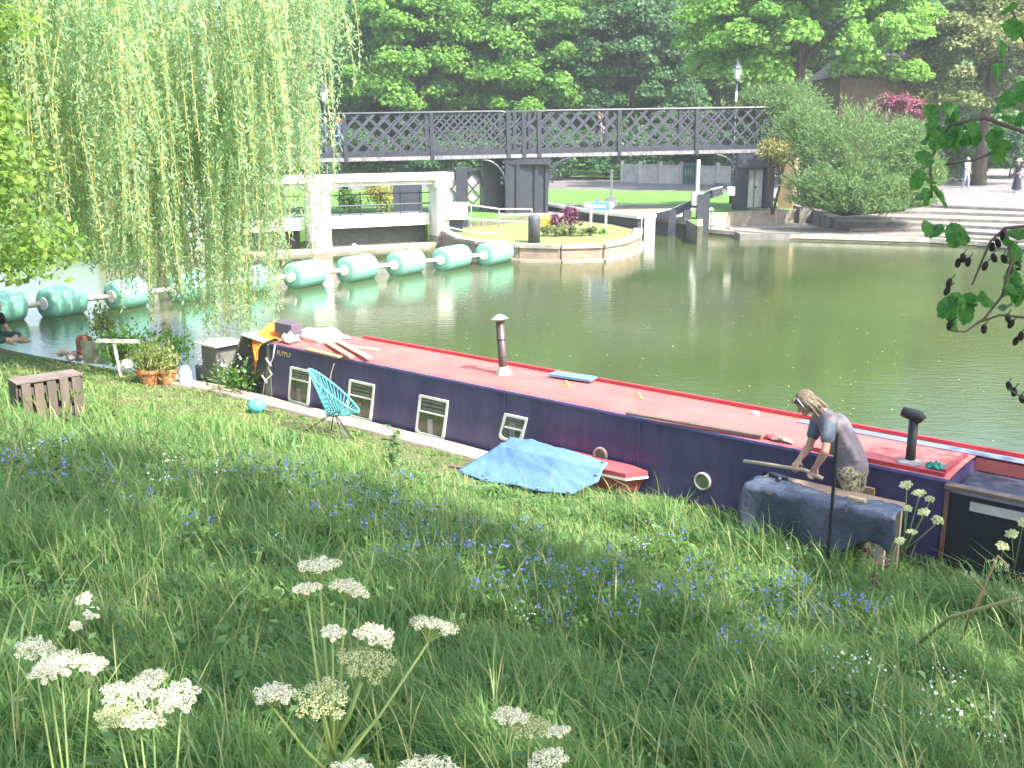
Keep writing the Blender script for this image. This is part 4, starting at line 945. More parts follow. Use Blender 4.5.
# wooden pallet crate
p = G(42, 423); p.z -= .0; T = thing('slatted_crate', p, 'weathered slatted wooden crate standing alone on the sunny lawn at left', 'crate')
cx, cy = p.x, p.y + .2; X = V(math.cos(.72), math.sin(.72), 0); Y = V(-X.y, X.x, 0); AX2 = (X, Y, V(0,0,1)); ctr = V(cx, cy, p.z)
Wd, Dp, Hh = .68, .38, .47
for i in range(5):
    for sgn in (-1, 1):
        bm = NB(); box(bm, ctr + X*(-Wd/2+.07+i*(Wd-.14)/4) + Y*(sgn*Dp/2) + V(0,0,Hh/2+random.uniform(-.01,.01)), (.095,.02,Hh), AX2); obj('slat', bm, wood, T)
for i in range(4):
    for sgn in (-1, 1):
        bm = NB(); box(bm, ctr + Y*(-Dp/2+.1+i*(Dp-.2)/3) + X*(sgn*(Wd/2+.01)) + V(0,0,Hh/2), (.02,.08,Hh), AX2); obj('side_slat', bm, wood, T)
for z in (.1, Hh-.09):
    bm = NB()
    for sgn in (-1,1): box(bm, ctr + Y*(sgn*(Dp/2-.03)) + V(0,0,z), (Wd,.03,.08), AX2); box(bm, ctr + X*(sgn*(Wd/2-.03)) + V(0,0,z), (.03,Dp-.1,.08), AX2)
    obj('inner_frame', bm, mat('dark_wood', (.10,.075,.065)), T)
for i in range(7):
    bm = NB(); box(bm, ctr + Y*(-Dp/2+.05+i*(Dp-.1)/6) + V(0,0,Hh+.012), (Wd+.04,.045,.018), AX2); obj('top_slat', bm, mat('grey_pink_wood', (.19,.15,.135), (.11,.085,.08), .85, 6, bump=.3), T)
# bank clutter at left
def clut(name, px, py, lab, cat, fn, z=.36):
    p = at(px, py, z); T = thing(name, p, lab, cat); fn(T, p); return T
terra = mat('terracotta', (.5,.2,.09), (.4,.15,.07), .8, 6)
def pot(T, p, r=.17, h=.26):
    bm = NB(); lathe(bm, p, [(r*.7,0),(r,h*.8),(r*1.1,h*.8),(r*1.1,h),(r*.95,h),(r*.9,h*.85)], n=20); obj('pot', bm, terra, T, smooth=False)
def tuft(T, p, n, ln, m, rx, up=.6, aspect=.12, rz=.4, name='foliage'):
    C = rng.normal(0,1,(n,3))*np.array([rx,rx,rz*.5]) + np.array(p) + np.array([0,0,rz]); dd = C-np.array(p); dd[:,2] += up*.3
    v, q, r = leaves(C, rng.normal(0,1,C.shape), rng.uniform(.6,1.3,n)*ln, aspect, droop=dd/np.linalg.norm(dd,axis=1)[:,None]); npobj(name, v, q, m, T, uvrnd=r)
grassy = leafmat('pot_grass', (.09,.15,.04), (.28,.33,.12), .35, patch=4)
clut('potted_grass', 150, 384, 'terracotta pot overflowing with pale grassy leaves at the water edge', 'potted plant', lambda T, p: (pot(T, p, .2, .26), tuft(T, p+V(0,0,.12), 800, .16, grassy, .14, rz=.3)))
clut('potted_plant', 168, 384, 'second terracotta pot with broader pale leaves, left of the white stump', 'potted plant', lambda T, p: (pot(T, p, .15, .26), tuft(T, p+V(0,0,.15), 400, .09, leafmat('pot_leaf', (.12,.18,.05), (.35,.38,.15), .35, patch=4), .11, aspect=.5, rz=.22)))
clut('water_shrub', 106, 358, 'small pale shrub rising at the water edge behind the rubble', 'shrub', lambda T, p: (tuft(T, p+V(0,0,.3), 600, .08, leafmat('pale_bush', (.12,.2,.05), (.32,.38,.14), .4, patch=4), .12, aspect=.5, rz=.35)))
clut('green_plant', 128, 366, 'green leafy plant behind the white T shaped frame', 'plant', lambda T, p: tuft(T, p, 700, .1, Lb, .22, aspect=.5, rz=.35))
clut('low_plant', 160, 372, 'bright green plant behind the terracotta pots', 'plant', lambda T, p: tuft(T, p+V(0,0.5,0), 500, .1, Lb, .22, aspect=.5, rz=.3))
clut('bow_weed', 240, 392, 'white flowered weed growing at the boat bow by the towpath', 'plant', lambda T, p: (tuft(T, p, 500, .09, Lm, .22, aspect=.4, rz=.25), tuft(T, p, 90, .035, white, .22, aspect=1, rz=.32, name='blossoms')))
def f_(T, p):
    bm = NB(); box(bm, p+V(0,0,.24), (.5,.06,.42), (V(1,-.2,0).normalized(), V(.2,1,0).normalized(), V(0,-.2,1).normalized())); obj('front_board', bm, mat('green_grey_board', (.34,.36,.28), (.22,.25,.18), .85, 5), T)
    bm = NB(); box(bm, p+V(.3,.1,.26), (.5,.06,.5), (V(1,-.5,0).normalized(), V(.5,1,0).normalized(), V(0,0,1))); obj('rear_board', bm, gry, T)
clut('board_stack', 97, 366, 'two grey green boards propped together at the bank edge', 'boards', f_)
def f_(T, p):
    bm = NB(); box(bm, p+V(0,0,.3), (.24,.2,.3), bevel=.03); ball(bm, p+V(0,0,.43), .13, 10, (1,.8,.6)); obj('box_body', bm, mat('rusty_brown', (.32,.12,.07), (.2,.08,.05), .85, 9, bump=.5), T)
clut('rusty_drum', 86, 362, 'rusty brown bucket shaped drum leaning on the propped boards', 'drum', f_)
def f_(T, p):
    bm = NB()
    for k in range(7): ball(bm, p+V(random.uniform(-.25,.2),random.uniform(-.1,.1),random.uniform(.04,.2)), random.uniform(.07,.12), 8, (1,.8,.7))
    obj('rubble_pieces', bm, mat('pinkish_rubble', (.62,.5,.46), (.4,.3,.27), .9, 10, bump=.6), T)
clut('rubble_heap', 74, 362, 'pale pinkish heap of rubbish bags left of the rusty drum', 'rubbish', f_)
def f_(T, p):
    bm = NB(); tube(bm, [p+V(0,0,0), p+V(-.08,0,.62)], .03, 8); obj('upright', bm, white, T); bm = NB(); bar(bm, p+V(-.35,0,.62), p+V(.35,.0,.6), .07, .05); obj('cross_piece', bm, white, T); bm = NB(); ball(bm, p+V(.12,0,.2), .1, 10); obj('white_knob', bm, white, T)
clut('white_post', 121, 376, 'white T shaped post stuck in the bank left of the pots', 'frame', f_)
def f_(T, p):
    bm = NB(); lathe(bm, p, [(.11,0),(.10,.2),(.07,.26),(.06,.3)], n=14); obj('stump_body', bm, white, T)
clut('white_stump', 186, 384, 'short white bollard at the towpath corner right of the pots', 'bollard', f_)
# workbench under tarp
s0, s1, u0, u1, bz = 8.62, 10.02, .50, 1.0, 1.1
T = thing('workbench', B((s0+s1)/2, -(u0+u1)/2, .4), 'low wooden workbench half covered by a grey blue sheet in front of the man', 'workbench')
bm = NB(); box(bm, B((s0+s1)/2, -(u0+u1)/2, bz-.02), (s1-s0, u1-u0, .04), AX, bevel=.006); obj('top_board', bm, mat('bench_top', (.34,.24,.17), (.24,.17,.12), .8, 4, bump=.2), T)
for s_ in (s0+.08, s1-.06):
    for u_ in (u0+.06, u1-.06):
        bm = NB(); box(bm, B(s_, -u_, (bz-.04+.35)/2), (.09,.05,bz-.39), AX); obj('leg', bm, mat('pale_leg', (.42,.35,.27), (.3,.24,.18), .85, 5, bump=.3), T)
sheet = mat('grey_blue_sheet', (.085,.095,.135), (.05,.058,.09), .26, 5, bump=.5, c3=(.15,.165,.21))
bm = NB(); n1_, n2_ = 34, 22; vv = []
for i in range(n1_+1):
    row = []
    for j in range(n2_+1):
        fs = i/n1_; ft = j/n2_; s_ = s0 - .03 + (s1-s0+.1)*fs
        top_w = .30 + .06*math.sin(fs*9)
        L_ = top_w + .46*(1 - .35*sstep(.55, .95, fs)) + .04*math.sin(fs*13)
        d_ = ft*L_
        if d_ < top_w: u_, z_ = u1+.015-top_w+d_, bz+.022+.010*math.sin(fs*31+ft*5)*math.sin(ft*9)
        else:
            k = d_-top_w; u_ = u1+.02 + .02*math.sin(fs*24+k*8) + .035*math.sin(fs*11+2)*k/.3; z_ = bz - k
        row.append(bm.verts.new(B(s_ + .02*math.sin(ft*7+fs*3), -u_, z_ + .006*math.sin(i*2.1+j))))
    vv.append(row)
for i in range(n1_):
    for j in range(n2_): bm.faces.new((vv[i][j], vv[i+1][j], vv[i+1][j+1], vv[i][j+1]))
lft = []
bmesh.ops.recalc_face_normals(bm, faces=bm.faces[:]); bmesh.ops.solidify(bm, geom=bm.faces[:], thickness=.006)
tag(obj('grey_sheet', bm, sheet, smooth=True), 'shiny grey blue plastic sheet hanging over the workbench edge', 'sheet')
bm = NB()
for i, s_ in enumerate(np.linspace(s0-.02, s0+.0, 2)): pass
vv = []
for i in range(13):
    u_ = u0 + (u1+.02-u0)*i/12; vv.append([bm.verts.new(B(s0-.035-.015*math.sin(i*1.9+k), -u_, bz+.005-k*.07)) for k in range(7)])
for a, c in zip(vv, vv[1:]):
    for k in range(6): bm.faces.new((a[k], c[k], c[k+1], a[k+1]))
bmesh.ops.solidify(bm, geom=bm.faces[:], thickness=.006); tag(obj('end_sheet', bm, sheet, smooth=True), 'left end flap of the shiny plastic sheet over the workbench', 'sheet')
bm = NB(); pa = B(9.5,-(.86),bz+.03); 
tag(plank('wood_offcut', 'pale wood offcut on the bench right of the black stake', (848,497), (866,501), .05, .03, plankm, bz+.03), None)
p = at(778, 476, bz+.04); bm = NB(); tube(bm, [p-D*.09, p+D*.03, p+D*.1], [.03,.028,.02], 8); tube(bm, [p+D*.02, p+D*.06-V(0,0,.0)-NN*.1], [.022,.02], 8); tag(obj('power_tool', bm, mat('tool_dark', (.04,.05,.08), rough=.4), smooth=True), 'dark hand tool resting on the left end of the workbench', 'tool')
hand1 = Wu(796,466,.60); hand2 = Wu(813,474,.68)
sd = (hand2-hand1).normalized(); st0 = hand1 - sd*((hand1-Wu(744,461,.54)).length); st1 = hand2 + sd*.12
bm = NB(); tube(bm, [Wu(744,461,.54), hand1.lerp(hand2,.5)-V(0,0,.0), st1], .019, 10); tag(obj('wooden_stick', bm, mat('stick_wood', (.5,.38,.25), (.38,.28,.18), .7, 8), smooth=True), 'pale round wooden stick gripped in both hands of the man', 'stick')
g_ = Wu(829, 545, 1.22); g_.z = terr_xy(g_.x, g_.y) - .15; r = ray(831, 433); topz = H + r.z*(g_.y/r.y)
bm = NB(); tube(bm, [g_, V(g_.x, g_.y, topz)], .017, 8); tag(obj('black_stake', bm, blk), 'slim black stake upright in the grass before the man', 'stake')
p = Wu(868,492,.12); bm = NB(); box(bm, p, (.13,.03,.1), AX); tag(obj('cardboard_piece', bm, mat('cardboard', (.35,.26,.17))), 'small brown cardboard piece against the boat side behind the bench', 'cardboard')

# ------------------------------------------------------------------ people
def bake(bm, name, m, parent, voxel, smooth_it=4, smooth=True):
    me = bpy.data.meshes.new('tmp'); bmesh.ops.recalc_face_normals(bm, faces=bm.faces[:]); bm.to_mesh(me); bm.free()
    o = bpy.data.objects.new('tmp', me); COL.objects.link(o)
    md = o.modifiers.new('r', 'REMESH'); md.mode = 'VOXEL'; md.voxel_size = voxel
    if smooth_it:
        sm = o.modifiers.new('s', 'SMOOTH'); sm.iterations = smooth_it; sm.factor = .5
    dg_ = bpy.context.evaluated_depsgraph_get(); dg_.update(); me2 = bpy.data.meshes.new_from_object(o.evaluated_get(dg_)); me2.name = name
    bpy.data.objects.remove(o); bpy.data.meshes.remove(me)
    return finish(me2, name, m, parent, 'auto', smooth)
def cap(bm, a, b_, r0, r1, n=10):
    a = Vector(a); b_ = Vector(b_); ball(bm, a, r0, n); ball(bm, b_, r1, n)
    if (b_-a).length > 1e-4: tube(bm, [a, b_], [r0, r1], n)
def hand(bm, wrist, grip, along, palm_n, sc=1.0, curl=.9):
    """wrist -> grip point; fingers spread along 'along', curl around towards palm_n"""
    wrist = Vector(wrist); grip = Vector(grip); f = (grip-wrist).normalized(); al = (along - f*along.dot(f)).normalized(); pn = f.cross(al).normalized()
    if pn.dot(palm_n) < 0: pn = -pn
    kn = wrist + f*.085*sc
    for k in (-1.2,-.4,.4,1.2): cap(bm, wrist+al*k*.012*sc, kn+al*k*.021*sc, .016*sc, .0125*sc, 8)
    for k, ln in zip((-1.5,-.5,.5,1.5), (.032,.040,.042,.036)):
        b0 = kn + al*k*.0195*sc; b1 = b0 + (f*math.cos(curl*.6)+pn*math.sin(curl*.6))*ln*sc; b2 = b1 + (f*math.cos(curl*1.6)+pn*math.sin(curl*1.6))*ln*.75*sc; b3 = b2 + (f*math.cos(curl*2.6)+pn*math.sin(curl*2.6))*ln*.55*sc
        cap(bm, b0, b1, .0105*sc, .0095*sc, 8); cap(bm, b1, b2, .0095*sc, .0088*sc, 8); cap(bm, b2, b3, .0088*sc, .0075*sc, 8)
    t0 = wrist + f*.025*sc + al*.022*sc; t1 = t0 + (al*.6+f*.5+pn*.5).normalized()*.04*sc; t2 = t1 + (f*.6+pn*.8-al*.2).normalized()*.03*sc
    cap(bm, t0, t1, .014*sc, .011*sc, 8); cap(bm, t1, t2, .011*sc, .008*sc, 8)
skin = mat('skin', (.42,.235,.165), (.40,.215,.15), .55, 9); skin2 = mat('fair_skin', (.62,.40,.31), (.55,.33,.25), .55, 9)
T = thing('person', B(9.75,-.45,.38), 'man with long fair dreadlocks in grey t-shirt and camouflage trousers bending over the workbench', 'person')
pel = Wu(853,470,0.33); waist = Wu(850,455,0.34); chest = Wu(835,428,0.37); nek = Wu(823,412,0.39); head = Wu(806,403,0.43)
shN = Wu(830,421,0.57); elN = Wu(825,452,0.73); shF = Wu(819,418,0.21); elF = Wu(809,447,0.37)
wrN = elN.lerp(hand2, .74)+V(0,0,.02); wrF = elF.lerp(hand1, .76)+V(0,0,.02)
hipN = pel + (-NN*.10) + V(0,0,-.02); hipF = pel + NN*.10 + V(0,0,-.02)
ftN = B(9.62,-.42,.43); ftF = B(9.50,-.22,.42)
knN = hipN.lerp(ftN+V(0,0,.06), .5) - D*.05; knF = hipF.lerp(ftF+V(0,0,.06), .5) - D*.05
hd = V(0,0,0); face = (Wu(795,412,.47)-head).normalized(); hup = (head-nek).normalized(); hup = (hup - face*hup.dot(face)).normalized(); hlat = face.cross(hup)
bm = NB()
cap(bm, pel, waist, .13, .12); cap(bm, waist, chest, .12, .135); cap(bm, chest, nek, .125, .06); cap(bm, shN, shF, .06, .06)
cap(bm, nek, head, .055, .06)
ball(bm, head, .092, 16, (1.05,.88,1.12), (face, hlat, hup)); cap(bm, head+face*.045-hup*.05, head+face*.075-hup*.075, .045, .028); cap(bm, head+face*.088+hup*.0, head+face*.112-hup*.022, .010, .013); cap(bm, head+face*.09-hup*.055-hlat*.016, head+face*.09-hup*.055+hlat*.016, .010, .010)
for sg_ in (-1,1): ball(bm, head+hlat*sg_*.083-hup*.005-face*.005, .024, 8, (.8,.4,1.2), (face, hlat, hup)); cap(bm, head+face*.082+hup*.022+hlat*.012*sg_, head+face*.07+hup*.024+hlat*.045*sg_, .009, .009)
for a, e, w in ((shN, elN, wrN), (shF, elF, wrF)): cap(bm, a, e, .05, .04); cap(bm, e, e.lerp(w,.35), .041, .042); cap(bm, e.lerp(w,.35), w, .042, .026)
hand(bm, wrN, hand2+V(0,0,.02), D, -V(0,0,1)); hand(bm, wrF, hand1+V(0,0,.02), D, -V(0,0,1))
for a, k_, f in ((hipN, knN, ftN), (hipF, knF, ftF)):
    cap(bm, a, k_, .085, .055); cap(bm, k_, f+V(0,0,.08), .055, .035)
body = bake(bm, 'body', skin, T, .0065, 3)
bm = NB()
for sg_ in (-1,1): ball(bm, head+face*.083+hup*.006+hlat*.03*sg_, .010, 8)
obj('eyes', bm, mat('eye', (.05,.04,.03), rough=.2), T, smooth=True)
# t-shirt
bm = NB(); cap(bm, waist.lerp(pel,.75), waist, .158, .148, 14); cap(bm, waist, chest, .146, .155, 14); cap(bm, chest, nek+(chest-nek)*.3, .15, .085, 14); cap(bm, shN, shF, .078, .078, 12)
for a, e in ((shN, elN), (shF, elF)): cap(bm, a, a.lerp(e,.52), .078, .068, 12)
for k in range(7):
    a = chest.lerp(waist, k/6)+ (-NN)*.1; cap(bm, a + D*.09, a + D*.02 + V(0,0,-.05), .045, .045, 8)
bake(bm, 't_shirt', mat('grey_mauve_cotton', (.185,.16,.18), (.165,.145,.16), .9, 5, bump=.3), T, .012, 5)
for a, e in ((shN, elN), (shF, elF)): bm = NB(); cap(bm, a.lerp(e,.12), a.lerp(e,.56), .0785, .069, 12); bake(bm, 'sleeve', mat('grey_blue_sleeve', (.12,.14,.17), (.08,.10,.13), .9, 9, bump=.4), T, .012, 4)
bm = NB(); cap(bm, waist.lerp(pel,.9), pel, .135, .15, 12); cap(bm, hipN, hipF, .12, .12, 12)
for a, k_, f in ((hipN, knN, ftN), (hipF, knF, ftF)): cap(bm, a, k_, .115, .088, 12); cap(bm, k_, f+V(0,0,.08), .088, .08, 12)
cm = bpy.data.materials.new('camouflage'); cm.use_nodes = True; t = cm.node_tree; vo = t.nodes.new('ShaderNodeTexNoise'); vo.inputs['Scale'].default_value = 17; vo.inputs['Detail'].default_value = 2
tc = t.nodes.new('ShaderNodeTexCoord'); t.links.new(tc.outputs['Object'], vo.inputs[0]); cr = t.nodes.new('ShaderNodeValToRGB'); cr.color_ramp.interpolation = 'CONSTANT'
for k, (pos, c) in enumerate(((0,(.06,.05,.035)),(.44,(.17,.145,.09)),(.52,(.33,.28,.2)),(.6,(.11,.12,.06)))):
    e = cr.color_ramp.elements[k] if k < 2 else cr.color_ramp.elements.new(pos); e.position = pos; e.color = (*c, 1)
t.links.new(vo.outputs[0], cr.inputs[0]); t.links.new(cr.outputs[0], t.nodes['Principled BSDF'].inputs['Base Color']); t.nodes['Principled BSDF'].inputs['Roughness'].default_value = .9
bake(bm, 'trousers', cm, T, .013, 4)
for f in (ftN, ftF):
    bm = NB(); cap(bm, f+V(0,0,.03)+D*.05, f+V(0,0,.03)-D*.14, .045, .038); bake(bm, 'shoe', mat('boot', (.05,.04,.03)), T, .01, 2)
bm = NB(); ball(bm, head-face*.02+hup*.035, .098, 16, (1.05,1.0,1.0), (face,hlat,hup)); random.seed(11)
for k in range(110):
    az = random.uniform(-1.5,1.5); el_ = random.uniform(-.1,1.0); d_ = (-face*math.cos(az)*.8 + hlat*math.sin(az) + hup*el_).normalized(); a = head + d_*.085
    ln = random.uniform(.08,.22) if math.cos(az) > .25 else random.uniform(.05,.10); e = a + (D*.42 - face*.25 - V(0,0,.8) + d_*.3).normalized()*ln
    tube(bm, [a, a.lerp(e,.5)+d_*.02, e], [.010,.009,.006], 6)
for k in range(22):
    az = random.uniform(-.9,.9); a = head + hup*.09 + hlat*az*.07 + face*.02; e = a + face*.07 + hup*random.uniform(-.03,.02) + hlat*az*.03; tube(bm, [a, a.lerp(e,.6)+hup*.012, e], [.014,.013,.008], 6)
bake(bm, 'dreadlocks', mat('fair_hair', (.27,.21,.14), (.09,.065,.045), .85, 38, bump=1.0), T, .0058, 1)
bm = NB(); pts_ = [head + hlat*math.cos(a)*.104 + hup*math.sin(a)*.113 + face*.025 for a in np.linspace(-.5, math.pi+.5, 18)]; tube(bm, pts_, .0065, 6); obj('hair_band', bm, mat('band_cloth', (.4,.42,.44)), T, smooth=True)

def figure(px, base, h, facing, lab, pose, cols, hairc, skirt=False, hat=None, bag=None):
    """walking or standing figure seen far off; facing = horizontal unit vector"""
    T = thing('person', base, lab, 'person'); f = Vector(facing).normalized(); l = V(-f.y, f.x, 0); k = h/1.75; b0 = Vector(base)
    def J(x, y, z): return b0 + f*x*k + l*y*k + V(0,0,z*k)
    stride = pose.get('stride', .2); arm = pose.get('arm', .2)
    hipz = .90; P_ = {'pel':J(0,0,.95),'ch':J(.02,0,1.3),'nk':J(.02,0,1.47),'hd':J(.04,0,1.62)}
    bm = NB(); cap(bm, P_['pel'], P_['ch'], .115*k, .125*k); cap(bm, P_['ch'], P_['nk'], .11*k, .05*k); cap(bm, J(.02,-.16,1.4), J(.02,.16,1.4), .05*k, .05*k); cap(bm, P_['nk'], P_['hd'], .05*k, .055*k)
    ball(bm, P_['hd'], .1*k, 12, (.92,.8,1.15), (f,l,V(0,0,1))); cap(bm, J(.12,0,1.6), J(.14,0,1.585), .012*k, .014*k, 6); cap(bm, J(.08,0,1.55), J(.1,0,1.53), .035*k, .025*k, 8)
    legs = []
    for sg_ in (-1, 1):
        hp_ = J(0, .09*sg_, .9); ft = J(stride*sg_, .09*sg_, .06); kn = J(stride*.5*sg_+.06, .09*sg_, .48); legs.append((hp_, kn, ft))
        cap(bm, hp_, kn, .08*k, .052*k); cap(bm, kn, ft, .05*k, .035*k); cap(bm, ft, ft+f*.14*k-V(0,0,.015), .036*k, .03*k, 8)
        sh = J(.02, .19*sg_, 1.4); el_ = J(-arm*.5*sg_+pose.get('fwd',0)*.1, .23*sg_, 1.14); hn_ = J(-arm*sg_+.08+pose.get('fwd',0)*.3, .2*sg_-pose.get('fwd',0)*.1*sg_, .92+pose.get('fwd',0)*.2)
        cap(bm, sh, el_, .045*k, .036*k); w_ = el_.lerp(hn_, .85); cap(bm, el_, w_, .036*k, .025*k); hand(bm, w_, hn_, f, -l*sg_, k, .5)
        legs[-1] = legs[-1] + (sh, el_)
    bake(bm, 'body', skin2, T, .018, 2)
    bm = NB(); cap(bm, J(0,0,.93), P_['ch'], .135*k, .148*k); cap(bm, P_['ch'], J(.02,0,1.42), .14*k, .075*k); cap(bm, J(.02,-.16,1.4), J(.02,.16,1.4), .068*k, .068*k)
    for L_ in legs: cap(bm, L_[3], L_[3].lerp(L_[4], pose.get('sleeve', .5)), .064*k, .055*k)
    bake(bm, 'top', mat(cols[0][0], cols[0][1], rough=.9), T, .02, 2)
    bm = NB()
    if skirt: tube(bm, [J(0,0,1.0), J(0,0,.6), J(0,0,.15)], [.13*k,.2*k,.25*k], 14)
    else:
        cap(bm, J(0,-.06,.92), J(0,.06,.92), .115*k, .115*k); fr_ = pose.get('leglen', 1.0)
        for L_ in legs:
            cap(bm, L_[0], L_[1], .1*k, .075*k)
            if fr_ > .6: cap(bm, L_[1], L_[2]+V(0,0,.03), .072*k, .06*k)
    bake(bm, 'skirt' if skirt else 'trousers', mat(cols[1][0], cols[1][1], rough=.9), T, .02, 2)
    bm = NB(); ball(bm, J(.015,0,1.655), .108*k, 12, (.95,.9,.95)); cap(bm, J(-.05,0,1.62), J(-.07,0,1.52), .07*k, .05*k, 8); bake(bm, 'hair', mat(hairc[0], hairc[1], rough=.8), T, .02, 1)
    for L_ in legs:
        bm = NB(); cap(bm, L_[2]-V(0,0,.01), L_[2]+f*.15*k-V(0,0,.02), .044*k, .036*k, 8); bake(bm, 'shoe', mat('pale_shoe', (.6,.58,.55)), T, .018, 1)
    if hat:
        bm = NB(); lathe(bm, J(.02,0,1.68), [(.2*k,0),(.19*k,.015),(.11*k,.02),(.1*k,.1),(.03*k,.12)], n=16); obj('hat', bm, hat, T, smooth=True)
    if bag:
        bm = NB(); box(bm, J(-.05,-.24,.95), (.28*k,.1*k,.3*k), (f,l,V(0,0,1)), bevel=.03); bo = obj('bag', bm, bag, None); tag(bo, 'pale shoulder bag carried by the walker in the middle of the bridge', 'bag')
    return T
sB = onb(338); deckz = lambda s: (bl + BX*s + BZ*.05).z
p = bl + BX*onb(339) + BYf*.8; p.z = deckz(onb(339)) + .0
hgt = lambda pt, ytop: (H - (ytop-HOR)/F*pt.y*1.0) - pt.z
figure(338, p, 1.66, (-1,.12,0), 'red haired walker in bright blue top crossing the bridge beside the willow', {'stride':.22,'arm':.2,'leglen':.5}, (('bright_blue_top',(.05,.09,.42)),('blue_shorts',(.07,.1,.4))), ('ginger_hair',(.45,.16,.05)))
p = bl + BX*onb(605) + BYf*1.0; p.z = deckz(onb(605))
figure(605, p, 1.72, (-1,.1,0), 'walker in black and white clothes crossing the middle of the bridge', {'stride':.2,'arm':.15}, (('black_top',(.03,.03,.04)),('grey_trousers',(.12,.12,.13))), ('brown_hair',(.25,.13,.08)), bag=white)
p = at(965,188,.85); figure(965, p, 1.72, (.5,-1,0), 'person in pale striped shirt and light jeans walking on the plaza', {'stride':.12,'arm':.1,'fwd':.4}, (('pale_shirt',(.4,.4,.48)),('pale_jeans',(.3,.33,.45))), ('grey_hair',(.3,.28,.26)))
p = at(1016,192.5,.85); figure(1016, p, 1.72, (-1,-.7,0), 'person in long dark dress and white sun hat at the right edge of the plaza', {'stride':.08,'arm':.05,'fwd':.6,'sleeve':.2}, (('navy_dress_top',(.02,.025,.05)),('navy_dress',(.02,.025,.05))), ('dark_hair',(.05,.04,.03)), skirt=True, hat=white)
# second walker beside, mostly cut by the frame
p = at(1027,191.5,.85); figure(1027, p, 1.7, (-1,-.6,0), 'person in white shirt beside the sun hat wearer, cut by the frame edge', {'stride':.08,'arm':.1}, (('white_shirt',(.7,.7,.68)),('grey_slacks',(.2,.2,.2))), ('dark_hair',(.05,.04,.03)))
# seated person at far left
b0 = at(-7, 343, .45); T = thing('person', b0, 'dark haired person in black t-shirt sitting on the grass at the left frame edge', 'person')
f = V(.75,-.25,0).normalized(); l = V(-f.y,f.x,0)
def J(x, y, z): return b0 + f*x + l*y + V(0,0,z)
bm = NB(); cap(bm, J(0,0,.14), J(.05,0,.42), .13, .13); cap(bm, J(.05,0,.42), J(.12,0,.58), .12, .055); cap(bm, J(.12,0,.58), J(.17,0,.68), .05, .055); ball(bm, J(.18,0,.72), .1, 12, (.95,.82,1.15)); cap(bm, J(.06,-.17,.5), J(.06,.17,.5), .055, .055); cap(bm, J(.27,0,.69), J(.295,0,.675), .012, .014, 6)
for sg_ in (-1,1):
    cap(bm, J(.06,.2*sg_,.5), J(.12,.24*sg_,.27), .05, .04); cap(bm, J(.12,.24*sg_,.27), J(.36,.16*sg_,.15), .04, .026); hand(bm, J(.36,.16*sg_,.15), J(.45,.13*sg_,.12), l, V(0,0,-1), 1, .5)
    cap(bm, J(0,.1*sg_,.13), J(.42,.2*sg_,.13), .09, .06); cap(bm, J(.42,.2*sg_,.13), J(.5,-.12*sg_,.07), .055, .04); cap(bm, J(.5,-.12*sg_,.07), J(.62,-.14*sg_,.06), .04, .03)
bake(bm, 'body', skin2, T, .012, 2)
bm = NB(); cap(bm, J(0,0,.16), J(.05,0,.42), .15, .148); cap(bm, J(.05,0,.42), J(.1,0,.54), .14, .08); cap(bm, J(.06,-.17,.5), J(.06,.17,.5), .075, .075)
for sg_ in (-1,1): cap(bm, J(.06,.2*sg_,.5), J(.095,.225*sg_,.38), .07, .06)
bake(bm, 't_shirt', mat('black_cotton', (.025,.025,.03), rough=.9), T, .015, 3)
bm = NB()
for sg_ in (-1,1): cap(bm, J(0,.1*sg_,.13), J(.42,.2*sg_,.13), .105, .08)
bake(bm, 'trousers', mat('dark_teal_cloth', (.04,.09,.09), rough=.9), T, .015, 3)
bm = NB(); ball(bm, J(.155,0,.75), .112, 12, (1,.92,1)); cap(bm, J(.1,0,.72), J(.08,0,.62), .08, .06, 8); bake(bm, 'hair', mat('dark_brown_hair', (.06,.03,.02), rough=.8), T, .015, 1)
# dog-like lump? a light picnic cloth beside the person
cloth('picnic_bag', 'pinkish crumpled bag on the grass right of the seated person', 'bag', (22,342), .45, .16, .1, .12, mat('pink_bag', (.5,.33,.3), (.4,.25,.22), .8, 8), 9, 12)
# ------------------------------------------------------------------ willow
def strands(C0, lens, n_leaf, leaf, sway=.12):
    """hanging shoots: start points C0 (n,3), lengths; returns leaf centres, directions, and ribbon quads of the shoots"""
    Cs, Ds, RV, RQ = [], [], [], []; base = 0
    for c, L_ in zip(C0, lens):
        m = max(6, int(n_leaf*L_)); t_ = np.linspace(0, 1, m); a = rng.uniform(0, 6.28); amp = sway*rng.uniform(.3, 1.3)
        out = rng.normal(0, .10, 2)*L_
        def P(t_): return np.stack([c[0] + amp*np.sin(a+t_*3.2) + out[0]*np.minimum(t_*2.5, 1), c[1] + amp*np.cos(a*1.7+t_*2.6) + out[1]*np.minimum(t_*2.5, 1), c[2] - L_*t_ + .06*L_*np.sin(t_*3.14)], 1)
        p = P(t_); d = rng.normal(0, .5, (m, 3)); d[:, 2] = -1.0
        Cs.append(p + rng.normal(0, .035, (m, 3))*np.array([1,1,.3]) + d*.02); Ds.append(d)
        q = P(np.linspace(0, 1, 8)); w = .005
        ax_ = rng.uniform(0, 3.14); wv = np.array([math.cos(ax_), math.sin(ax_), 0])*w
        for k in range(8): RV.append(q[k]-wv); RV.append(q[k]+wv)
        for k in range(7): RQ.append((base+2*k, base+2*k+1, base+2*k+3, base+2*k+2))
        base += 16
    return np.concatenate(Cs), np.concatenate(Ds), np.array(RV), np.array(RQ)
wb = V(-12.2, 18.5, .5)
T = thing('weeping_willow', wb, 'weeping willow trailing yellow green fronds over the water at upper left', 'tree')
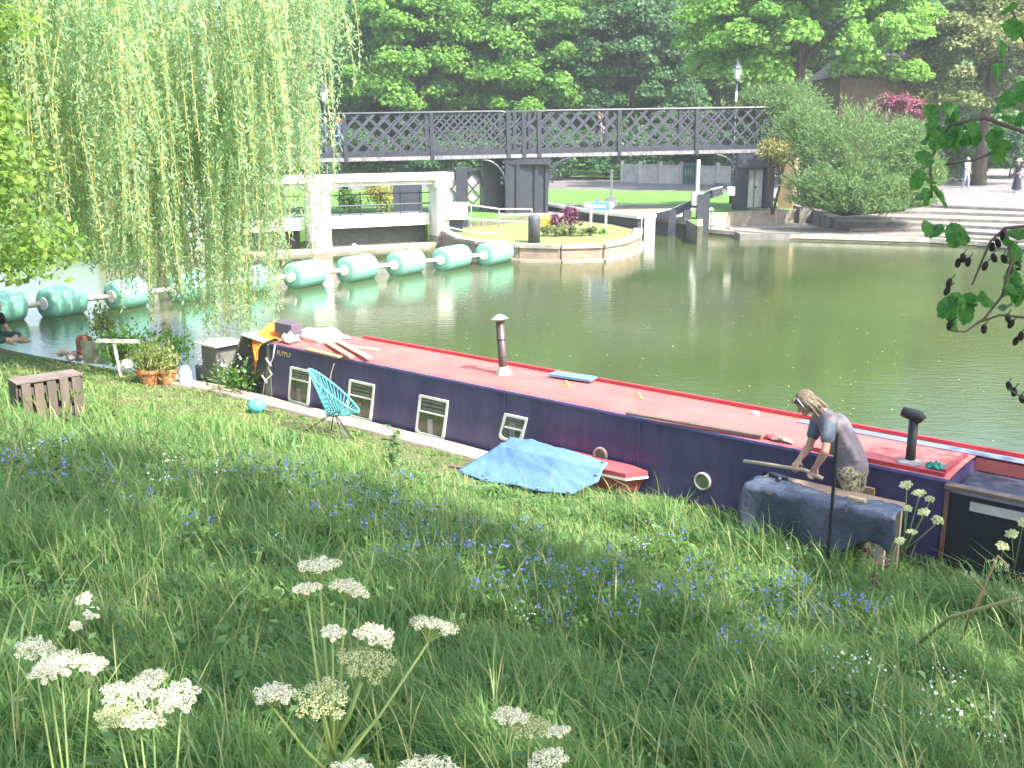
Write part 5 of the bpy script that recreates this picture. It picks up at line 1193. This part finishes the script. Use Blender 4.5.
def tipz(px):      # lowest reach of the fronds by direction seen along the bank
    xs = [-400, 0, 40, 80, 120, 165, 200, 235, 262, 290, 312, 326, 340, 352, 420]; ys = [300, 250, 268, 255, 268, 300, 262, 305, 222, 205, 180, 95, 78, 90, 40]
    return np.interp(px, xs, ys)
st, ln = [], []
wc = np.array([-8.8, 18.8])
k = 0; sprays = []
for i in range(165):
    a = rng.uniform(0, 6.28); r_ = math.sqrt(rng.random())*6.3; sprays.append((wc[0]+math.cos(a)*r_, wc[1]+math.sin(a)*r_*.62, r_))
for sx, sy, r_ in sprays:
    zt = 5.2 + 5.2*math.sqrt(max(0, 1-(r_/6.6)**2)); nsub = rng.integers(6, 15); short = rng.random()
    for j in range(nsub):
        x = sx + rng.normal(0, .15); y = sy + rng.normal(0, .2); px = 512 + F*x/(y*math.cos(TH)+.5)
        if px > 356: continue
        yb = tipz(px); zb = H - (yb-HOR)/F*y*1.03
        reach = [0, .55, 1.1, 1.9][rng.integers(0, 4)]*rng.uniform(.7, 1.3) + rng.uniform(0, .8)
        z0 = zt + rng.normal(0, .5); z1 = max(.25, zb + reach)
        if z1 > z0 - .8: z0 = z1 + .9
        z0 = min(z0, z1 + rng.uniform(3.0, 5.5))
        st.append((x, y, z0)); ln.append(z0 - z1)
for px, ye, n_ in ((236,338,30),(246,332,14),(165,332,12),(205,328,12),(112,300,7),(326,215,2),(70,272,7),(275,270,8),(300,255,7),(188,318,6)):
    for j in range(n_):
        y = rng.uniform(16.8, 19); x = (px+rng.normal(0,4.5)-512)/F*(y*math.cos(TH)+.5); z1 = max(.3, H - (ye-rng.uniform(0,50)-HOR)/F*y); L_ = rng.uniform(3, 4.5); st.append((x, y, z1+L_)); ln.append(L_)
Cw, Dw, RV, RQ = strands(st, ln, 44, .1)
Lw = leafmat('willow_leaf', (.19,.33,.15), (.42,.56,.32), .55, patch=.8, cc=(.52,.54,.28))
v, q, r = leaves(Cw, rng.normal(0,1,Cw.shape), rng.uniform(.6,1.25,len(Cw))*.115, .27, droop=Dw)
npobj('crown', v, q, Lw, T, uvrnd=r)
npobj('shoots', RV, RQ, mat('willow_shoot', (.50,.40,.12), (.38,.30,.09), .6), T)
limbs = [V(wc[0]+math.cos(a)*rr_, wc[1]+math.sin(a)*rr_*.6, 8.2+random.uniform(-.8,1.2)) for a, rr_ in [(random.uniform(0,6.28), random.uniform(1.5,5.0)) for _ in range(16)]]
tree_trunk(wb, V(-10.6,18.6,7.5), .42, limbs, parent=T)
# broadleaf at the far left
T = thing('left_bank_tree', V(-9.6,13.2,1.0), 'bushy bright green tree overhanging the bank at the left frame edge', 'tree')
C, Nn = crown_pts((-7.95,13.0,4.4), (2.2,2.0,3.3), 150, 240, .62, flat=.6, hollow=.45)
v, q, r = leaves(C, Nn, rng.uniform(.6,1.3,len(C))*.105, .75); npobj('crown', v, q, leafmat('left_leaf', (.09,.18,.03), (.24,.36,.07), .5), T, uvrnd=r)
tree_trunk(V(-9.6,13.2,.6), V(-8.8,13.3,7), .16, [V(-8.1,13.4,5.4)+V(random.uniform(-1.3,1.3),random.uniform(-1.3,1.3),random.uniform(-1.8,2)) for _ in range(8)], parent=T)

# ------------------------------------------------------------------ alder: trunk right of the frame, crown above the camera, low twigs in view
T = thing('alder_tree', V(6.2,.2,2.6), 'alder whose low twig with round leaves and dark cones hangs at the right frame edge', 'tree')
def cover(x, y):      # where the crown is thick, judged by where its shade falls on the bank
    c = 0.0
    c = max(c, .46*math.exp(-(((x+.2)/3.4)**4 + ((y-3.4)/2.3)**4)))
    c = max(c, .98*math.exp(-(((x-4.4)/1.9)**4 + ((y-9.0)/1.9)**4)))
    c = max(c, .5*math.exp(-(((x-.2)/2.6)**4 + ((y-7.2)/1.5)**4)))
    c = max(c, .55*math.exp(-(((x+3.2)/1.6)**4 + ((y-7.5)/1.8)**4)))
    return c
kk = Vector(SUN)/SUN.z; C, Nn = [], []; n_ = 0
for i in range(2600):
    hgt_ = rng.uniform(5.2, 9.5); gx = rng.uniform(-5.5, 7.5); gy = rng.uniform(.6, 11.5)
    if rng.random() > cover(gx, gy): continue
    gz = terr_xy(gx, gy); c = np.array([gx + kk.x*hgt_, gy + kk.y*hgt_, gz + hgt_])
    if c[1] > 0 and c[2] < 4.6 + .20*c[1] + .9: continue
    n_ += 1
    if n_ > 430: break
    m = int(rng.uniform(60, 130)); q_ = rng.normal(0, 1, (m, 3)); q_ /= np.linalg.norm(q_, axis=1)[:, None]; q_ *= rng.random((m, 1))**.5
    C.append(c + q_*np.array([.48,.48,.28])*rng.uniform(.7,1.3)); Nn.append(q_*.5 + np.array([0,0,.8]))
C = np.concatenate(C); Nn = np.concatenate(Nn)
v, q, r = leaves(C, Nn, rng.uniform(.7,1.2,len(C))*.13, .8); npobj('crown', v, q, Lm, T, uvrnd=r)
ends = [Vector(C[rng.integers(len(C))]) for _ in range(26)]
tree_trunk(V(6.2,.2,2.4), V(5.8,-.2,11), .26, ends, parent=T)
def twig(pts, r0=.006):
    P = [W(x, y, d) for x, y, d in pts]; bm = NB(); tube(bm, P, [r0*(1-.6*i/len(P)) for i in range(len(P))], 6); obj('twig', bm, mat('twig_bark', (.12,.08,.07), (.07,.05,.045), .8), T, smooth=True); return P
P0 = V(5.9,.1,6.0); bm = NB(); e = W(1075,150,3.0); tube(bm, [P0, P0.lerp(e,.5)+V(0,0,.25), e], [.05,.03,.012], 8); obj('low_branch', bm, bark, T)
twig([(1075,150,3.0),(1024,132,3.1),(985,118,3.1),(950,125,3.15),(930,160,3.2),(932,198,3.2)], .007)
twig([(1075,150,3.0),(1024,40,3.1),(1012,10,3.1)], .006); twig([(1000,150,3.1),(975,160,3.1),(945,165,3.15)], .004)
twig([(1075,230,3.0),(1030,226,3.05),(1005,228,3.05),(990,242,3.1),(972,285,3.1)], .006); twig([(1005,228,3.05),(1012,260,3.05),(1002,296,3.1),(985,318,3.1),(965,332,3.1),(948,330,3.1)], .005)
twig([(1075,330,3.0),(1030,318,3.05),(1000,315,3.1),(980,322,3.1)], .005); twig([(1075,395,3.0),(1040,398,3.0),(1022,398,3.0),(1008,388,3.05)], .004)
# round leaves
def round_leaves(spots, name):
    vs, fs = [], []
    for x, y, d, s in spots:
        c = np.array(W(x, y, d)); nrm = rng.normal(0, .75, 3) + np.array([0,-.7,.5]); nrm /= np.linalg.norm(nrm); up = rng.normal(0,.5,3) + np.array([0,0,-1.0]); up -= nrm*(up@nrm); up /= np.linalg.norm(up); sd_ = np.cross(nrm, up); b0 = len(vs); g_ = 22
        vs.append(c)
        for k in range(g_):
            a = 2*math.pi*k/g_; rr_ = s*(1+(.07 if k % 2 else -.05)+.06*math.sin(a*2+x)); vs.append(c + up*math.cos(a)*rr_*1.08 + sd_*math.sin(a)*rr_*.85 + nrm*(.38*s*abs(math.sin(a)) + .1*s*math.sin(a*4)))
        for k in range(g_): fs.append((b0, b0+1+k, b0+1+(k+1) % g_))
    return npobj(name, np.array(vs), np.array(fs), leafmat('alder_leaf', (.035,.125,.03), (.085,.22,.045), .5, patch=14), T, uvrnd=rng.random(len(fs)), smooth=True)
spots = []
def cl_(cx, cy, rx, ry, n, s=.031, d=3.12):
    for _ in range(n): spots.append((cx+rng.uniform(-rx,rx), cy+rng.uniform(-ry,ry), d+rng.uniform(-.12,.12), s*rng.uniform(.7,1.15)))
cl_(955,128,28,18,13); cl_(932,150,12,22,7); cl_(985,140,18,14,7); cl_(922,185,9,14,4); cl_(938,200,6,8,2); cl_(1010,60,14,40,5); cl_(1012,120,14,20,5); cl_(1000,20,20,15,4)
cl_(952,238,16,12,9,.026); cl_(930,230,5,4,2,.02); cl_(1012,245,8,14,4); cl_(1005,285,9,9,3); cl_(975,305,20,9,6); cl_(950,318,9,8,3,.024); cl_(1012,300,10,10,4,.034); cl_(1018,262,6,8,3); cl_(960,306,12,6,3)
round_leaves(spots, 'leaves')
for x, y in ((1003,236),(998,243),(992,247),(958,263),(963,258),(968,262),(985,266),(994,258),(1004,259),(949,283),(947,291),(945,306),(941,313),(950,325),(984,329),(1008,318),(1011,324),(1021,336),(1016,341),(1009,386),(1014,392),(1022,399),(1018,266),(1010,270)):
    c = W(x, y, 3.1+random.uniform(-.05,.05)); bm = NB(); a = random.uniform(-.5,.5); ax = V(math.sin(a),0,math.cos(a)); X_, Y_, Z_ = frame(ax)
    ball(bm, c, .0115, 8, (.8,.8,1.3), (X_,Y_,Z_)); tube(bm, [c+ax*.01, c+ax*.02+V(.012,0,.006)], .0015, 4)
    obj('cone', bm, mat('alder_cone', (.035,.02,.02), (.02,.012,.012), .8, 60, bump=1), T, smooth=True)

# ------------------------------------------------------------------ grass on the near bank
def shortness(s, u):      # 1 where the sward is mown or trodden, 0 where it is long
    n_ = .5*np.sin(s*1.7+u)*np.cos(u*1.9-s*.6) + .35*np.sin(s*3.1)
    edge = np.interp(s, [-16,-3,0,2.5,4.5,5.5,7.0,8.2,9.5,30], [6,4.0,3.1,1.9,1.9,2.1,.9,.6,.5,.4]) + n_*.28
    a = 1/(1+np.exp((u-edge)*4))
    pu = np.interp(s, [3.5,6,8,9.7,10.6,12], [1.9,2.2,2.75,3.25,3.9,4.5]); b_ = np.exp(-((u-pu)/.5)**2)*np.interp(s, [3,4.5,9.8,11],[0,.75,.95,0])
    return np.clip(np.maximum(a, b_), 0, 1)
tb = np.vectorize(terr)
N = 330000
dist = 1.15 + (rng.random(N)**1.35)*19.5; ang = rng.uniform(-.62, .58, N)
X_ = np.sin(ang)*dist; Y_ = np.cos(ang)*dist
vx = X_ - N0.x; vy = Y_ - N0.y; s_ = vx*D.x + vy*D.y; u_ = -(vx*NN.x + vy*NN.y)
eu = np.where(s_ > -1, .1, .1 + .85*np.clip((-1-s_)/6, 0, 1)); eu = eu + np.where((s_ > -2.4) & (s_ < 5.2), .30, .0)
shr = shortness(s_, u_)
bare = np.exp(-(((s_-9.95)/.75)**2 + ((u_-3.35)/.3)**2)) + .7*np.exp(-(((s_-6.6)/.7)**2 + ((u_-2.35)/.25)**2))
keep = (u_ > eu + .03) & (rng.random(N) > bare*.93)
X_, Y_, s_, u_, shr, dist = [a[keep] for a in (X_, Y_, s_, u_, shr, dist)]; N = len(X_)
Z_ = np.array([terr(a, b_) for a, b_ in zip(s_, u_)])
clump = .5 + .5*np.sin(X_*2.3+np.sin(Y_*1.7)*2)*np.cos(Y_*2.9+X_)
Lh = (1-shr)*(.15 + .17*clump)*rng.uniform(.55,1.35,N) + shr*rng.uniform(.035,.085,N)
n2_ = np.sin(X_*5.1+np.cos(Y_*3.7)*1.6)*np.sin(Y_*4.3-X_*1.9); Lh *= (.88+.38*n2_)*np.where(rng.random(N) < .12, 1.35, 1); Lh *= np.where((s_ > 7) & (u_ < 1.6), 1.25, 1.0); Lh *= np.where(dist < 2.2, .8, 1)
Lh = np.where((s_ > 7.2) & (u_ > .98) & (u_ < 1.7), Lh*1.3, Lh)
wd = (.0026 + .00062*dist)*rng.uniform(.7,1.4,N); az = rng.uniform(0, 6.28, N); wind = np.stack([np.full(N,-.35), np.full(N,.15)], 1)
bend = rng.normal(0, .5, (N, 2)) + wind; side_ = np.stack([np.cos(az), np.sin(az), np.zeros(N)], 1)
base = np.stack([X_, Y_, Z_-.02], 1); V_ = np.empty((N, 7, 3))
for k, (t_, wk) in enumerate(((0,1),(.4,.85),(.75,.55))):
    c = base.copy(); c[:, 2] += Lh*t_*(1-.12*t_); c[:, :2] += bend*(Lh*t_**2*.62)[:, None]
    V_[:, 2*k] = c - side_*(wd*wk)[:, None]; V_[:, 2*k+1] = c + side_*(wd*wk)[:, None]
c = base.copy(); c[:, 2] += Lh*(.9 - .15*np.hypot(bend[:,0], bend[:,1])); c[:, :2] += bend*(Lh*.72)[:, None]; V_[:, 6] = c
idx = np.arange(N)[:, None]*7
Q = np.concatenate([idx+np.array([[0,1,3,2]]), idx+np.array([[2,3,5,4]])]); Tq = idx + np.array([[4,5,6,6]])
me = bpy.data.meshes.new('grass'); me.vertices.add(N*7); me.vertices.foreach_set('co', V_.astype(np.float32).ravel())
loops = np.concatenate([Q.ravel(), (idx + np.array([[4,5,6]])).ravel()]).astype(np.int32); nq, ntg = len(Q), N
me.loops.add(len(loops)); me.loops.foreach_set('vertex_index', loops); me.polygons.add(nq+ntg)
me.polygons.foreach_set('loop_start', np.concatenate([np.arange(nq)*4, nq*4+np.arange(ntg)*3]).astype(np.int32)); me.polygons.foreach_set('loop_total', np.concatenate([np.full(nq,4), np.full(ntg,3)]).astype(np.int32))
rn = rng.random(N)*.8 + .25*shr; a_ = me.attributes.new('rnd', 'FLOAT', 'FACE'); a_.data.foreach_set('value', np.concatenate([rn, rn, rn]).astype(np.float32)); me.update(calc_edges=True)
gm = leafmat('grass_blade', (.085,.185,.055), (.21,.32,.10), .46, rough=.5, patch=1.3, cc=(.38,.38,.17))
o = finish(me, 'grass', gm, None, 'zero', False); tag(o, kind='stuff')
Cb, Nb = [], []
for i in range(420):
    dd = 2.2 + rng.random()**1.3*9; a = rng.uniform(-.58,.54); x, y = math.sin(a)*dd, math.cos(a)*dd; s1_, u1_ = su(x, y)
    if u1_ < edge_u(s1_)+.5: continue
    z = terr(s1_, u1_); m = 26; q_ = rng.normal(0,1,(m,3)); Cb.append(np.array([x,y,z+.12]) + q_*np.array([.13,.13,.07])); Nb.append(q_*.4+np.array([0,0,.8]))
Cb = np.concatenate(Cb); v, q, r = leaves(Cb, np.concatenate(Nb), rng.uniform(.5,1.4,len(Cb))*.055, .55); tag(npobj('ground_herbs', v, q, leafmat('herb_leaf', (.05,.13,.04), (.15,.24,.08), .35, patch=2), None, 'zero', uvrnd=r), kind='stuff')
# seed stalks standing above the sward
N2 = 2400; dist = 2.7 + rng.random(N2)**1.2*12; ang = rng.uniform(-.6,.56,N2); X2 = np.sin(ang)*dist; Y2 = np.cos(ang)*dist
sv, sq = [], []; b0 = 0
for x, y, dd in zip(X2, Y2, dist):
    s1_, u1_ = su(x, y)
    if u1_ < edge_u(s1_)+.3 or shortness(s1_, u1_) > .35: continue
    z = terr(s1_, u1_); h_ = rng.uniform(.3,.52); lx, ly = rng.normal(-.05,.09), rng.normal(.02,.07); w = .0007+.00022*dd
    pts = [(x,y,z),(x+lx*.5,y+ly*.5,z+h_*.6),(x+lx,y+ly,z+h_*.85),(x+lx*1.5,y+ly*1.5,z+h_)]; ws = [w,w*.8,w*1.9,w*.3]
    for p_, w_ in zip(pts, ws): sv.append((p_[0]-w_, p_[1], p_[2])); sv.append((p_[0]+w_, p_[1], p_[2]))
    for k in range(3): sq.append((b0+2*k, b0+2*k+1, b0+2*k+3, b0+2*k+2))
    b0 += 8
o = npobj('grass_stalks', np.array(sv), np.array(sq), leafmat('stalk', (.13,.19,.05), (.32,.33,.14), .3, patch=2), None, 'zero', uvrnd=rng.random(len(sq))); tag(o, kind='stuff')

# ------------------------------------------------------------------ wild flowers
stemg = leafmat('stem_green', (.22,.30,.09), (.36,.42,.17), .1, patch=5)
creamp = mat('umbel_white', (.80,.77,.60), (.66,.64,.44), .7, 40); umb_g = mat('umbel_cream', (.52,.54,.30), (.38,.42,.18), .7, 40)
def umbel(c, up, R_, m, parent, nray=17, per=115, fl=.0042):
    """compound umbel: rays from below fanning to small flower clusters"""
    up = Vector(up).normalized(); X0, Y0, Z0 = frame(up); root = c - up*R_*1.0; Cs, Nn = [], []; bm = NB()
    for k in range(nray):
        a = k*2.4; rr_ = R_*math.sqrt((k+.5)/nray); e = c + X0*math.cos(a)*rr_ + Y0*math.sin(a)*rr_ - up*(rr_*rr_/R_*.25) + up*rng.uniform(-.1,.1)*R_
        tube(bm, [root, root.lerp(e,.55)+up*.002, e], [.0011,.0009,.0008], 3, caps=False)
        q_ = rng.normal(0,1,(per,3)); q_ /= np.linalg.norm(q_,axis=1)[:,None]; q_[:,2] = q_[:,2]*.9
        Cs.append(np.array(e) + q_*R_*.25*rng.uniform(.6,1.05,(per,1))); Nn.append(q_ + np.array(up)*.8)
    Cs = np.concatenate(Cs); v, q, r = leaves(Cs, np.concatenate(Nn), rng.uniform(.7,1.3,len(Cs))*fl*.62, .95); h_ = npobj('flower_head', v, q, m, parent); obj('rays', bm, stemg, h_)
    return root
def umbel_plant(lab, base, heads, r0=.006, group='white umbel flowers in the foreground grass', fork=.45, cat='wildflower', R_=.045, name='cow_parsley', fl=.0042):
    T = thing(name, base, lab, cat, group); base = Vector(base)
    tops = [W(x, y, d) for x, y, d, *_ in heads]; cen = sum(tops, V(0,0,0))/len(tops); fk = base.lerp(cen, fork); bm = NB(); tube(bm, [base-V(0,0,.03), base.lerp(fk,.5)+V(.006,0,0), fk], [r0, r0*.9, r0*.75], 7)
    for i, (h_, tp_) in enumerate(zip(heads, tops)):
        rr_ = (h_[3] if len(h_) > 3 else R_)*rng.uniform(.9,1.1); m = creamp if (len(h_) < 5) else umb_g
        up = (tp_-fk).normalized()*.5 + V(0,0,.8) + V(rng.normal(0,.18), rng.normal(0,.18), 0); root = umbel(tp_, up, rr_, m, T, fl=fl)
        j = fk.lerp(cen, rng.uniform(-.05,.35)); tube(bm, [j, j.lerp(root,.5)-V(0,0,.01), root], [r0*.6, r0*.45, r0*.32], 6)
    obj('stem', bm, stemg, T, smooth=True)
    Cl = np.array(base) + rng.normal(0,1,(60,3))*np.array([.07,.07,.04]) + np.array([0,0,.12]); v, q, r = leaves(Cl, rng.normal(0,1,Cl.shape), rng.uniform(.6,1.3,60)*.05, .35); npobj('leaves', v, q, stemg, T, uvrnd=r)
    return T
def gb(px, py, dep): p = W(px, py, dep); return V(p.x, p.y, terr_xy(p.x, p.y))
umbel_plant('tallest cow parsley in the foreground, branching into eight flower heads left of centre', gb(285,760,1.75), [(318,562,1.85,.038),(306,586,1.8,.026),(350,584,1.85,.03),(333,630,1.8,.022),(376,632,1.82,.03),(366,658,1.8,.045,1),(434,621,1.95,.045),(274,690,1.7,.03),(323,694,1.7,.045,1)], .0065, fork=.72)
umbel_plant('cow parsley with pale heads at the far left edge of the foreground', gb(55,800,1.9), [(34,645,2.0,.032),(62,658,1.95,.04),(92,660,2.0,.03),(48,668,1.9,.03)], .005)
umbel_plant('cow parsley with thick white heads between the left edge and the tallest one', gb(150,800,1.8), [(128,688,1.8,.042),(150,675,1.85,.03),(178,694,1.8,.034),(116,712,1.75,.036,1),(142,716,1.75,.03)], .005)
umbel_plant('cow parsley cut by the bottom edge, right of the tallest one', gb(515,810,1.9), [(510,712,1.9,.034),(528,722,1.9,.034,1),(556,729,1.9,.026),(549,757,1.85,.03)], .005)
umbel_plant('cow parsley head low at the bottom edge under the tallest plant', gb(430,820,1.6), [(425,768,1.6,.04),(350,770,1.6,.03)], .004)
umbel_plant('tall hogweed with green cream heads standing before the stern of the boat', G(893,585), [(906,484,8.6,.05,1),(919,492,8.6,.055,1),(930,498,8.6,.035,1),(924,511,8.6,.05,1),(938,519,8.6,.05,1),(908,508,8.6,.035,1),(912,531,8.5,.04,1),(900,540,8.5,.04,1)], .012, group='tall hogweeds by the boat', fork=.35, name='hogweed', fl=.010)
umbel_plant('small hogweed head at the right frame edge above the grass by the stern', G(1015,590), [(1012,533,7.6,.04,1),(1024,522,7.6,.04,1),(1003,545,7.6,.05,1)], .008, group='tall hogweeds by the boat', fork=.4, name='hogweed', fl=.009)
umbel_plant('cow parsley with faded heads at mid left among the grass', G(85,640), [(84,598,4.2,.03),(92,612,4.2,.03),(76,625,4.2,.025)], .005, R_=.03, fl=.006)
# leaning dry stalks at right
T = thing('dry_hogweed', G(915,650), 'dry yellow hogweed stalk leaning over the grass at lower right', 'weed'); g0 = G(905,655)
bm = NB(); a = V(*g0); e = W(1016,598,4.9); tube(bm, [a, a.lerp(e,.5)+V(0,0,.10), e], [.016,.013,.007], 7); obj('stem', bm, mat('dry_stem', (.50,.44,.2), (.38,.35,.14)), T, smooth=True)
bm = NB(); a = G(958,652); e = W(998,556,5.0); tube(bm, [a, a.lerp(e,.5)-V(.02,0,0), e], [.010,.009,.006], 7); tube(bm, [e, W(1008,566,5)], .005, 5); tube(bm, [a.lerp(e,.5), W(985,590,4.9), W(970,572,5)], .005, 5); obj('side_stem', bm, mat('pink_stem', (.42,.30,.18), (.36,.30,.13)), T, smooth=True)
for x, y in ((1000,562),(1014,592),(972,574),(1018,606)): umbel(W(x,y,4.8), V(.3,0,1), .05, umb_g, T, nray=9, per=16, fl=.009)
# docks and thistles: leafy dark stems
def weed(px, py, h_, lab, n=40, lean=0, m=None, ls=.07):
    p = G(px, py); T = thing('tall_weed', p, lab, 'weed', 'tall weeds in the long grass'); e = p + V(lean, 0, h_); bm = NB(); tube(bm, [p, p.lerp(e,.5)+V(lean*.1,0,0), e], [.007,.006,.003], 6)
    for k in range(4):
        a = p.lerp(e, .4+.13*k); tube(bm, [a, a+V(random.uniform(-.12,.12),random.uniform(-.1,.1),.12)], [.004,.002], 5)
    obj('stem', bm, mat('weed_stem', (.10,.13,.05), (.07,.09,.03)), T); C = np.array([np.array(p.lerp(e, t_)) for t_ in rng.uniform(.15,1.05,n)]) + rng.normal(0,.05,(n,3)); v, q, r = leaves(C, rng.normal(0,1,C.shape), rng.uniform(.5,1.3,n)*ls, .4); npobj('leaves', v, q, m or Lm, T, uvrnd=r)
weed(392,478,.55,'dark leafy thistle standing before the second boat window',70,.03,Ld,.1); weed(150,470,.6,'thin weed stem leaning right near the rubble bank',30,.14)
weed(60,432,.5,'leaning twiggy weed right of the wooden crate',20,.22); weed(112,428,.5,'slender dark weed before the terracotta pots',24,.1); weed(300,455,.45,'weed with narrow leaves in the grass below the turquoise tub',30,.03)
weed(690,545,.5,'thin weed beside the bare patch of path',14,.0); weed(868,610,.5,'reddish weed left of the leaning dry stalks',36,.03,leafmat('red_weed',(.16,.10,.07),(.3,.2,.12),.2,patch=4)); weed(590,520,.3,'short weed right of the blue tarpaulin',24,0)
# blue alkanet
def flower_plant(name, lab, cat, grp, petal, hgt_, n_fl, spread, fs_, leafm=Lm, nl=70):
    T = thing(name, (0,0,0), lab, cat, grp); bm = NB(); tips = []
    for k in range(6):
        a = k*1.05+.3; e = V(math.cos(a)*spread*.7, math.sin(a)*spread*.7, hgt_*random.uniform(.75,1.05)); tube(bm, [V(0,0,0), e*.5+V(0,0,.04), e], [.004,.003,.002], 4, caps=False); tips.append(e)
    obj('stems', bm, stemg, T); C = rng.normal(0,1,(nl,3))*np.array([spread*.6,spread*.6,hgt_*.2]) + np.array([0,0,hgt_*.5]); v, q, r = leaves(C, rng.normal(0,1,C.shape), rng.uniform(.6,1.3,nl)*.06, .45); npobj('leaves', v, q, leafm, T, uvrnd=r)
    C = np.array([np.array(tips[rng.integers(6)]) + rng.normal(0,.028,3) for _ in range(n_fl)]); v, q, r = leaves(np.repeat(C,2,0), rng.normal(0,.5,(n_fl*2,3))+np.array([0,-.5,.7]), np.full(n_fl*2,fs_)*rng.uniform(.8,1.2,n_fl*2), .95); npobj('blossoms', v, q, petal, T, uvrnd=r)
    return T
def dup(root, loc, rz, sc):
    c = root.copy(); COL.objects.link(c); c.location = loc; c.rotation_euler = (0,0,rz); c.scale = (sc,sc,sc)
    for ch in list(root.children):
        d_ = ch.copy(); COL.objects.link(d_); d_.parent = c
    return c
blue = leafmat('alkanet_blue', (.16,.18,.62), (.28,.32,.80), .3, patch=6)
al = flower_plant('alkanet', 'leafy plant with small bright blue flowers growing in the long grass', 'wildflower', 'blue flowered plants in the long grass', blue, .40, 28, .17, .017)
sp = [(385,540),(362,522),(345,505),(300,492),(270,505),(240,500),(50,520),(62,478),(20,500),(95,505),(140,530),(420,572),(440,590),(455,575),(525,562),(545,610),(580,622),(604,628),(615,650),(664,566),(752,628),(775,640),(800,648),(820,640),(682,650),(700,610),(790,615),(760,665),(490,600),(470,560),(400,600),(330,560),(620,600),(850,655),(735,690),(560,650),(505,640),(200,560),(180,515),(430,540),(310,520),(400,500),(375,565),(530,590),(675,635),(870,640)]
for i, (px, py) in enumerate(sp):
    p = G(px+random.uniform(-5,5), py+random.uniform(-4,4)); o_ = al if i == 0 else dup(al, p, random.uniform(0,6), random.uniform(.75,1.15)); o_.location = p
    ORG[o_.name] = p
whitef = mat('campion_white', (.82,.82,.80), (.7,.72,.66), .6, 30)
wf = flower_plant('white_campion', 'low plant with small white flower clusters in the grass', 'wildflower', 'small white flowered plants in the grass', whitef, .24, 18, .12, .019)
sp = [(788,575),(805,572),(820,575),(830,690),(850,700),(840,718),(870,695),(862,735),(915,752),(935,745),(905,765),(800,705),(175,480),(160,500),(190,505),(35,545),(100,545),(215,490),(25,470),(270,565),(640,560),(490,618),(880,575),(980,760),(945,700),(520,640)]
for i, (px, py) in enumerate(sp):
    p = G(px, min(py, 800)); o_ = wf if i == 0 else dup(wf, p, random.uniform(0,6), random.uniform(.7,1.1)); o_.location = p
# far woodland closing the view
C, Nn = [], []
for i in range(1500):
    a = rng.uniform(-.24, .62); dd = rng.uniform(98, 112); px = 512 + F*math.tan(a)
    top = np.interp(px, [180,300,360,1200],[9,17,26,26]); zz = rng.uniform(.5, top)
    m = 70; q_ = rng.normal(0,1,(m,3)); q_ /= np.linalg.norm(q_,axis=1)[:,None]; C.append(np.array([math.tan(a)*dd, dd, zz]) + q_*np.array([2.2,2,1.5])); Nn.append(q_+np.array([0,-.3,.6]))
C = np.concatenate(C); v, q, r = leaves(C, np.concatenate(Nn), rng.uniform(.6,1.3,len(C))*.85, .8); tag(npobj('woodland', v, q, Lm, None, 'zero', uvrnd=r), kind='stuff')
C = []
for i in range(420):
    a = rng.uniform(-.75, -.2); dd = rng.uniform(85, 95); m = 60; q_ = rng.normal(0,1,(m,3)); q_ /= np.linalg.norm(q_,axis=1)[:,None]; C.append(np.array([math.tan(a)*dd, dd, rng.uniform(.3,2.6)]) + q_*np.array([1.8,1.5,1.0]))
C = np.concatenate(C); v, q, r = leaves(C, rng.normal(0,1,C.shape)+np.array([0,0,.6]), rng.uniform(.6,1.3,len(C))*.6, .8); tag(npobj('far_hedge', v, q, Lm, None, 'zero', uvrnd=r), kind='stuff')
# floating leaves on the water
C = []
for i in range(420):
    y = rng.uniform(12, 38); x = rng.uniform(-.1, .5)*y + rng.normal(0,1); s1_, u1_ = su(x, y)
    if u1_ > -1.8 or y > 33: continue
    C.append((x, y, .006))
C = np.array(C); v, q, r = leaves(C, np.tile([0,0,1.],(len(C),1)), rng.uniform(.02,.06,len(C)), .7, jitter=.05); v[:,2] = np.clip(v[:,2], .004, .02); tag(npobj('floating_leaves', v, q, mat('fallen_leaf', (.45,.42,.2), (.3,.3,.1)), None, 'zero', uvrnd=r), kind='stuff')
# haze
bm = NB(); box(bm, (0, 45, 17.4), (340, 240, 41.4)); hz = obj('haze', bm, None, None, 'zero') if False else None
me = bpy.data.meshes.new('haze'); bm.to_mesh(me); bm.free(); hz = bpy.data.objects.new('haze', me); COL.objects.link(hz); hz['kind'] = 'stuff'
hm = bpy.data.materials.new('haze'); hm.use_nodes = True; t = hm.node_tree; t.nodes.remove(t.nodes['Principled BSDF']); pv = t.nodes.new('ShaderNodeVolumePrincipled'); pv.inputs['Density'].default_value = .0009; pv.inputs['Color'].default_value = (.9,.95,1,1); pv.inputs['Anisotropy'].default_value = .2
t.links.new(pv.outputs[0], t.nodes['Material Output'].inputs['Volume']); me.materials.append(hm)
